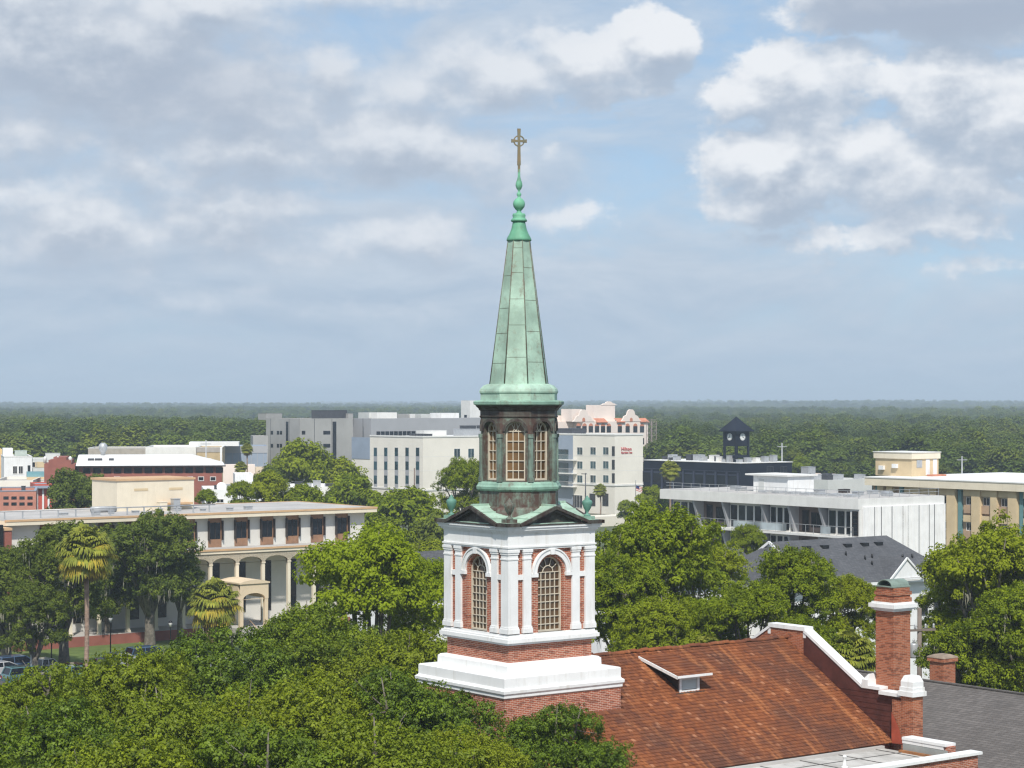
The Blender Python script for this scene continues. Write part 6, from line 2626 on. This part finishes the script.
# ------------------------------------------------------------------ parked cars
def car_mesh_parts(kind):
    """profile (x along the car, z up), cabin tapering inwards; returns body, glass"""
    L = 4.5
    if kind == 'pickup':
        L = 5.4
        body = [(-2.7, .45), (-2.7, 1.05), (-.55, 1.08), (-.5, 1.10), (1.15, 1.12), (2.45, 1.02), (2.7, .85), (2.7, .42)]
        cab = [(-.55, 1.08), (-.40, 1.72), (.62, 1.74), (1.25, 1.11)]
    elif kind == 'suv':
        body = [(-2.25, .45), (-2.3, .8), (-2.25, 1.08), (1.0, 1.12), (2.05, 1.0), (2.25, .8), (2.25, .42)]
        cab = [(-2.22, 1.07), (-1.95, 1.66), (.25, 1.70), (1.05, 1.11)]
    else:
        body = [(-2.2, .42), (-2.28, .72), (-2.2, .98), (-1.5, .99), (.95, .98), (2.0, .85), (2.25, .68), (2.25, .36)]
        cab = [(-1.75, .985), (-1.0, 1.42), (.10, 1.44), (1.05, .975)]
    w = .90
    b = MB()
    n = len(body)
    rings = []
    for y, k in ((-w, .94), (-w * .93, 1.0), (w * .93, 1.0), (w, .94)):
        rings.append([(x * (1 if abs(y) < w else .985), y, .3 + (z - .3) * k) for x, z in body])
    b.frustum(rings, True)
    q = [(x * .98 + .0, z - .02) for x, z in cab[1:3]]
    wi = w * .78
    # roof and pillars
    (x1, z1), (x2, z2) = cab[1], cab[2]
    b.frustum([[(x1, -wi, z1 - .06), (x2, -wi, z2 - .06), (x2, wi, z2 - .06), (x1, wi, z1 - .06)],
               [(x1 + .06, -wi + .06, z1), (x2 - .08, -wi + .06, z2), (x2 - .08, wi - .06, z2), (x1 + .06, wi - .06, z1)]])
    for s in (-1, 1):
        for (xa, za), (xb, zb) in ((cab[0], cab[1]), (cab[3], cab[2])):
            b.beam((xa, s * w * .90, za), (xb, s * wi, zb - .03), .07, .07)
        xm = (x1 + x2) / 2
        b.beam((xm, s * w * .90, cab[0][1]), (xm, s * wi, z1 - .03), .07, .09)
    g = MB()
    g.frustum([[(cab[0][0] + .03, -w * .89, cab[0][1] - .02), (cab[3][0] - .03, -w * .89, cab[3][1] - .02), (cab[3][0] - .03, w * .89, cab[3][1] - .02), (cab[0][0] + .03, w * .89, cab[0][1] - .02)],
               [(x1 + .02, -wi + .02, z1 - .05), (x2 - .02, -wi + .02, z2 - .05), (x2 - .02, wi - .02, z2 - .05), (x1 + .02, wi - .02, z1 - .05)]])
    return b, g, L, w


RUBBER = plain('tyre_rubber', (.015, .015, .015), .8)
RIM = plain('wheel_rim', (.45, .46, .47), .35, .05, metal=.6)
LAMP = plain('lamp_lens', (.6, .6, .58), .2)
TAIL = plain('tail_lens', (.30, .01, .01), .25)


def paint(name, col):
    m, nt, b = new_mat(name)
    n = noise(nt, objvec(nt), 1.5, 2, .5)
    nt.links.new(mixc(nt, n, tuple(c * .94 for c in col), tuple(min(1, c * 1.05) for c in col)), b.inputs['Base Color'])
    b.inputs['Roughness'].default_value = .28
    b.inputs['Coat Weight'].default_value = .7
    b.inputs['Coat Roughness'].default_value = .05
    return m


def car(kind, px, py, rz, mat, label):
    D = H * F / (py - HZ)
    p = at(px, D)
    t = thing('parked_car', label, 'car', (p.x, p.y, 0), rz, 'parked cars by the street')
    b, g, L, w = car_mesh_parts(kind)
    b.build('body', mat, t)
    g.build('window', GLASSNAVY, t)
    for x in (-L / 2 + .85, L / 2 - .85):
        for s in (-1, 1):
            wm = MB()
            wm.M = Matrix.Translation((x, s * (w - .1), .34)) @ Matrix.Rotation(R(90), 4, 'X')
            wm.lathe([(.22, -.11), (.34, -.10), (.34, .10), (.22, .11)], 16)
            wo = wm.build('wheel', RUBBER, t)
            rm = MB()
            rm.M = Matrix.Translation((x, s * (w - .1), .34)) @ Matrix.Rotation(R(90), 4, 'X')
            rm.lathe([(.21, -.12), (.21, .12)], 12, smooth=False)
            rm.build('rim', RIM, wo)
    for s in (-1, 1):
        MB().cbox((L / 2 - .06, s * .62, .72), (.18, .34, .15)).build('headlight', LAMP, t)
        MB().cbox((-L / 2 + .0, s * .66, .80), (.10, .26, .22)).build('tail_light', TAIL, t)
    return t


SILVER, WHITEP, BLUEP, BLACKP, TEALP, REDP = (paint('silver_car_paint', (.42, .43, .45)), paint('white_car_paint', (.75, .75, .74)), paint('blue_car_paint', (.05, .09, .16)),
                                              paint('black_car_paint', (.012, .013, .015)), paint('teal_car_paint', (.08, .17, .19)), paint('red_car_paint', (.20, .015, .02)))
a = TH
car('sedan', 5, 677, a, SILVER, 'silver car at the left edge behind the front canopy')
car('suv', 20, 674, a, BLUEP, 'dark blue car second from the left edge')
car('pickup', 43, 678, a + .1, WHITEP, 'white pickup beside the grey street lamp')
car('suv', 30, 685, a, TEALP, 'teal car in front of the white pickup')
car('sedan', 47, 690, a, BLACKP, 'black car below the white pickup')
car('sedan', 59, 681, a, SILVER, 'silver car left of the thick oak trunk')
car('suv', 77, 685, a, TEALP, 'teal car between the thick trunk and the palm')
car('sedan', 80, 679, a, REDP, 'red car by the tall palm trunk')
car('suv', 150, 664, a, BLUEP, 'dark blue car at the kerb by the lawn')
car('sedan', 122, 668, a, SILVER, 'grey car peeping over the front canopy')
car('sedan', 183, 665, a, BLACKP, 'black car near the right black lamp post')
car('suv', 212, 675, a, SILVER, 'silver car below the bushy palm')
car('pickup', 238, 676, a, WHITEP, 'white pickup seen through the canopy below the porch')


def lamp_post(px, ybase, ytop, label):
    D = H * F / (ybase - HZ)
    p = at(px, D)
    h = zat(ytop, D)
    t = thing('lamp_post', label, 'lamp post', (p.x, p.y, 0), 0, 'black lamp posts on the lawn')
    MB().lathe([(.17, 0), (.17, .25), (.09, .35), (.06, .9), (.05, h - .75), (.10, h - .65)], 10).build('post', BLACK, t)
    MB().lathe([(.10, h - .65), (.19, h - .3), (.17, h - .22)], 10).build('lantern', LAMP, t)
    MB().lathe([(.22, h - .22), (.10, h - .06), (.03, h)], 10).build('lamp_cap', BLACK, t)


lamp_post(51.5, 678, 629, 'black lamp post beside the grey street lamp')
lamp_post(110.5, 662, 615, 'black lamp post right of the tall palm trunk')
lamp_post(170.5, 657, 620, 'black lamp post left of the bushy palm')
D = 176
p = at(32, D)
t = thing('street_lamp', 'grey cobra head street lamp above the parked cars', 'street lamp', (p.x, p.y, 0), 0)
hh = zat(631, D)
MB().tube([(0, 0, 0), (0, 0, hh)], [.17, .11], 10).build('pole', GALV, t)
MB().tube([(0, 0, hh - .5), (.35, -.02, hh - .12), (1.0, -.05, hh + .08), (1.6, -.1, hh + .12)], .045, 6).build('arm', GALV, t)
MB().frustum([[(1.5, -.2, hh + .04), (1.5, .0, hh + .04), (1.5, .0, hh + .18), (1.5, -.2, hh + .18)], [(1.75, -.26, hh), (1.75, .06, hh), (1.75, .06, hh + .24), (1.75, -.26, hh + .24)],
              [(2.2, -.2, hh + .04), (2.2, .0, hh + .04), (2.2, .0, hh + .14), (2.2, -.2, hh + .14)]]).build('lamp_head', GALV, t)

for px, D, yt, lab in ((782, 470, 443, 'thin utility pole before the wood right of the clock tower'), (962, 440, 456, 'thin utility pole before the wood behind the tan office'), (206, 430, 440, 'thin mast above the arched tan front')):
    p = at(px, D)
    t = thing('utility_pole', lab, 'pole', (p.x, p.y, 0), 0)
    zt = zat(yt, D)
    MB().tube([(0, 0, 0), (0, 0, zt)], [.18, .11], 8).build('pole', GALV, t)
    MB().box((-1.1, -.06, zt - .9), (1.1, .06, zt - .75)).build('crossarm', GALV, t)

# hotel street pole and utility pole behind the chimney
p = at(414.5, 405)
t = thing('utility_pole', 'bare thin pole before the pale hotel wall', 'pole', (p.x, p.y, 0), 0)
MB().tube([(0, 0, 0), (0, 0, zat(468, 405))], [.20, .12], 8).build('pole', plain('weathered_wood', (.16, .12, .10), .9, .2), t)
p = at(585.5, 400)
t = thing('utility_pole', 'dark thin pole with a short arm before the balconies of the pale hotel', 'pole', (p.x, p.y, 0), 0)
b = MB().tube([(0, 0, 0), (0, 0, zat(473, 400))], [.16, .09], 8)
b.build('pole', DARKGREY, t)
MB().box((-.8, -.06, zat(473.5, 400) - .15), (.3, .06, zat(473.5, 400))).build('arm', DARKGREY, t)
p = at(919.5, 122)
t = thing('utility_pole', 'wooden power pole with grey transformers behind the tall brick chimney', 'pole', (p.x, p.y, 0), R(20))
zt = zat(608, 122)
WOODP = plain('pole_wood', (.17, .14, .12), .9, .2)
MB().tube([(0, 0, 0), (0, 0, zt)], [.19, .13], 10).build('pole', WOODP, t)
b = MB()
b.box((-1.0, -.16, zat(631, 122)), (1.0, -.05, zat(631, 122) + .13))
b.build('crossarm', WOODP, t)
for x in (-.9, -.35, .35, .9):
    MB().lathe([(.05, 0), (.09, .08), (.05, .14), (.08, .22), (.03, .30)], 8, (x, -.1, zat(631, 122) + .13)).build('insulator', GALV, t)
for x in (-.48, .45):
    b = MB().lathe([(.0, -.45), (.24, -.43), (.26, -.35), (.26, .35), (.24, .42), (.0, .45)], 12, (x, -.15, zat(650, 122)))
    b.lathe([(.05, .44), (.07, .6), (.02, .72)], 8, (x, -.15, zat(650, 122)))
    b.build('transformer', GALV, t)
b = MB()
for x in (-.9, .9):
    pts = []
    for i in range(9):
        f = i / 8
        pts.append((x + 14 * f, -.1 + 2 * f, zat(631, 122) + .42 - 1.6 * math.sin(math.pi * f) * .5 - .3 * f))
    b.tube(pts, .012, 4)
b.build('wire', BLACK, t)
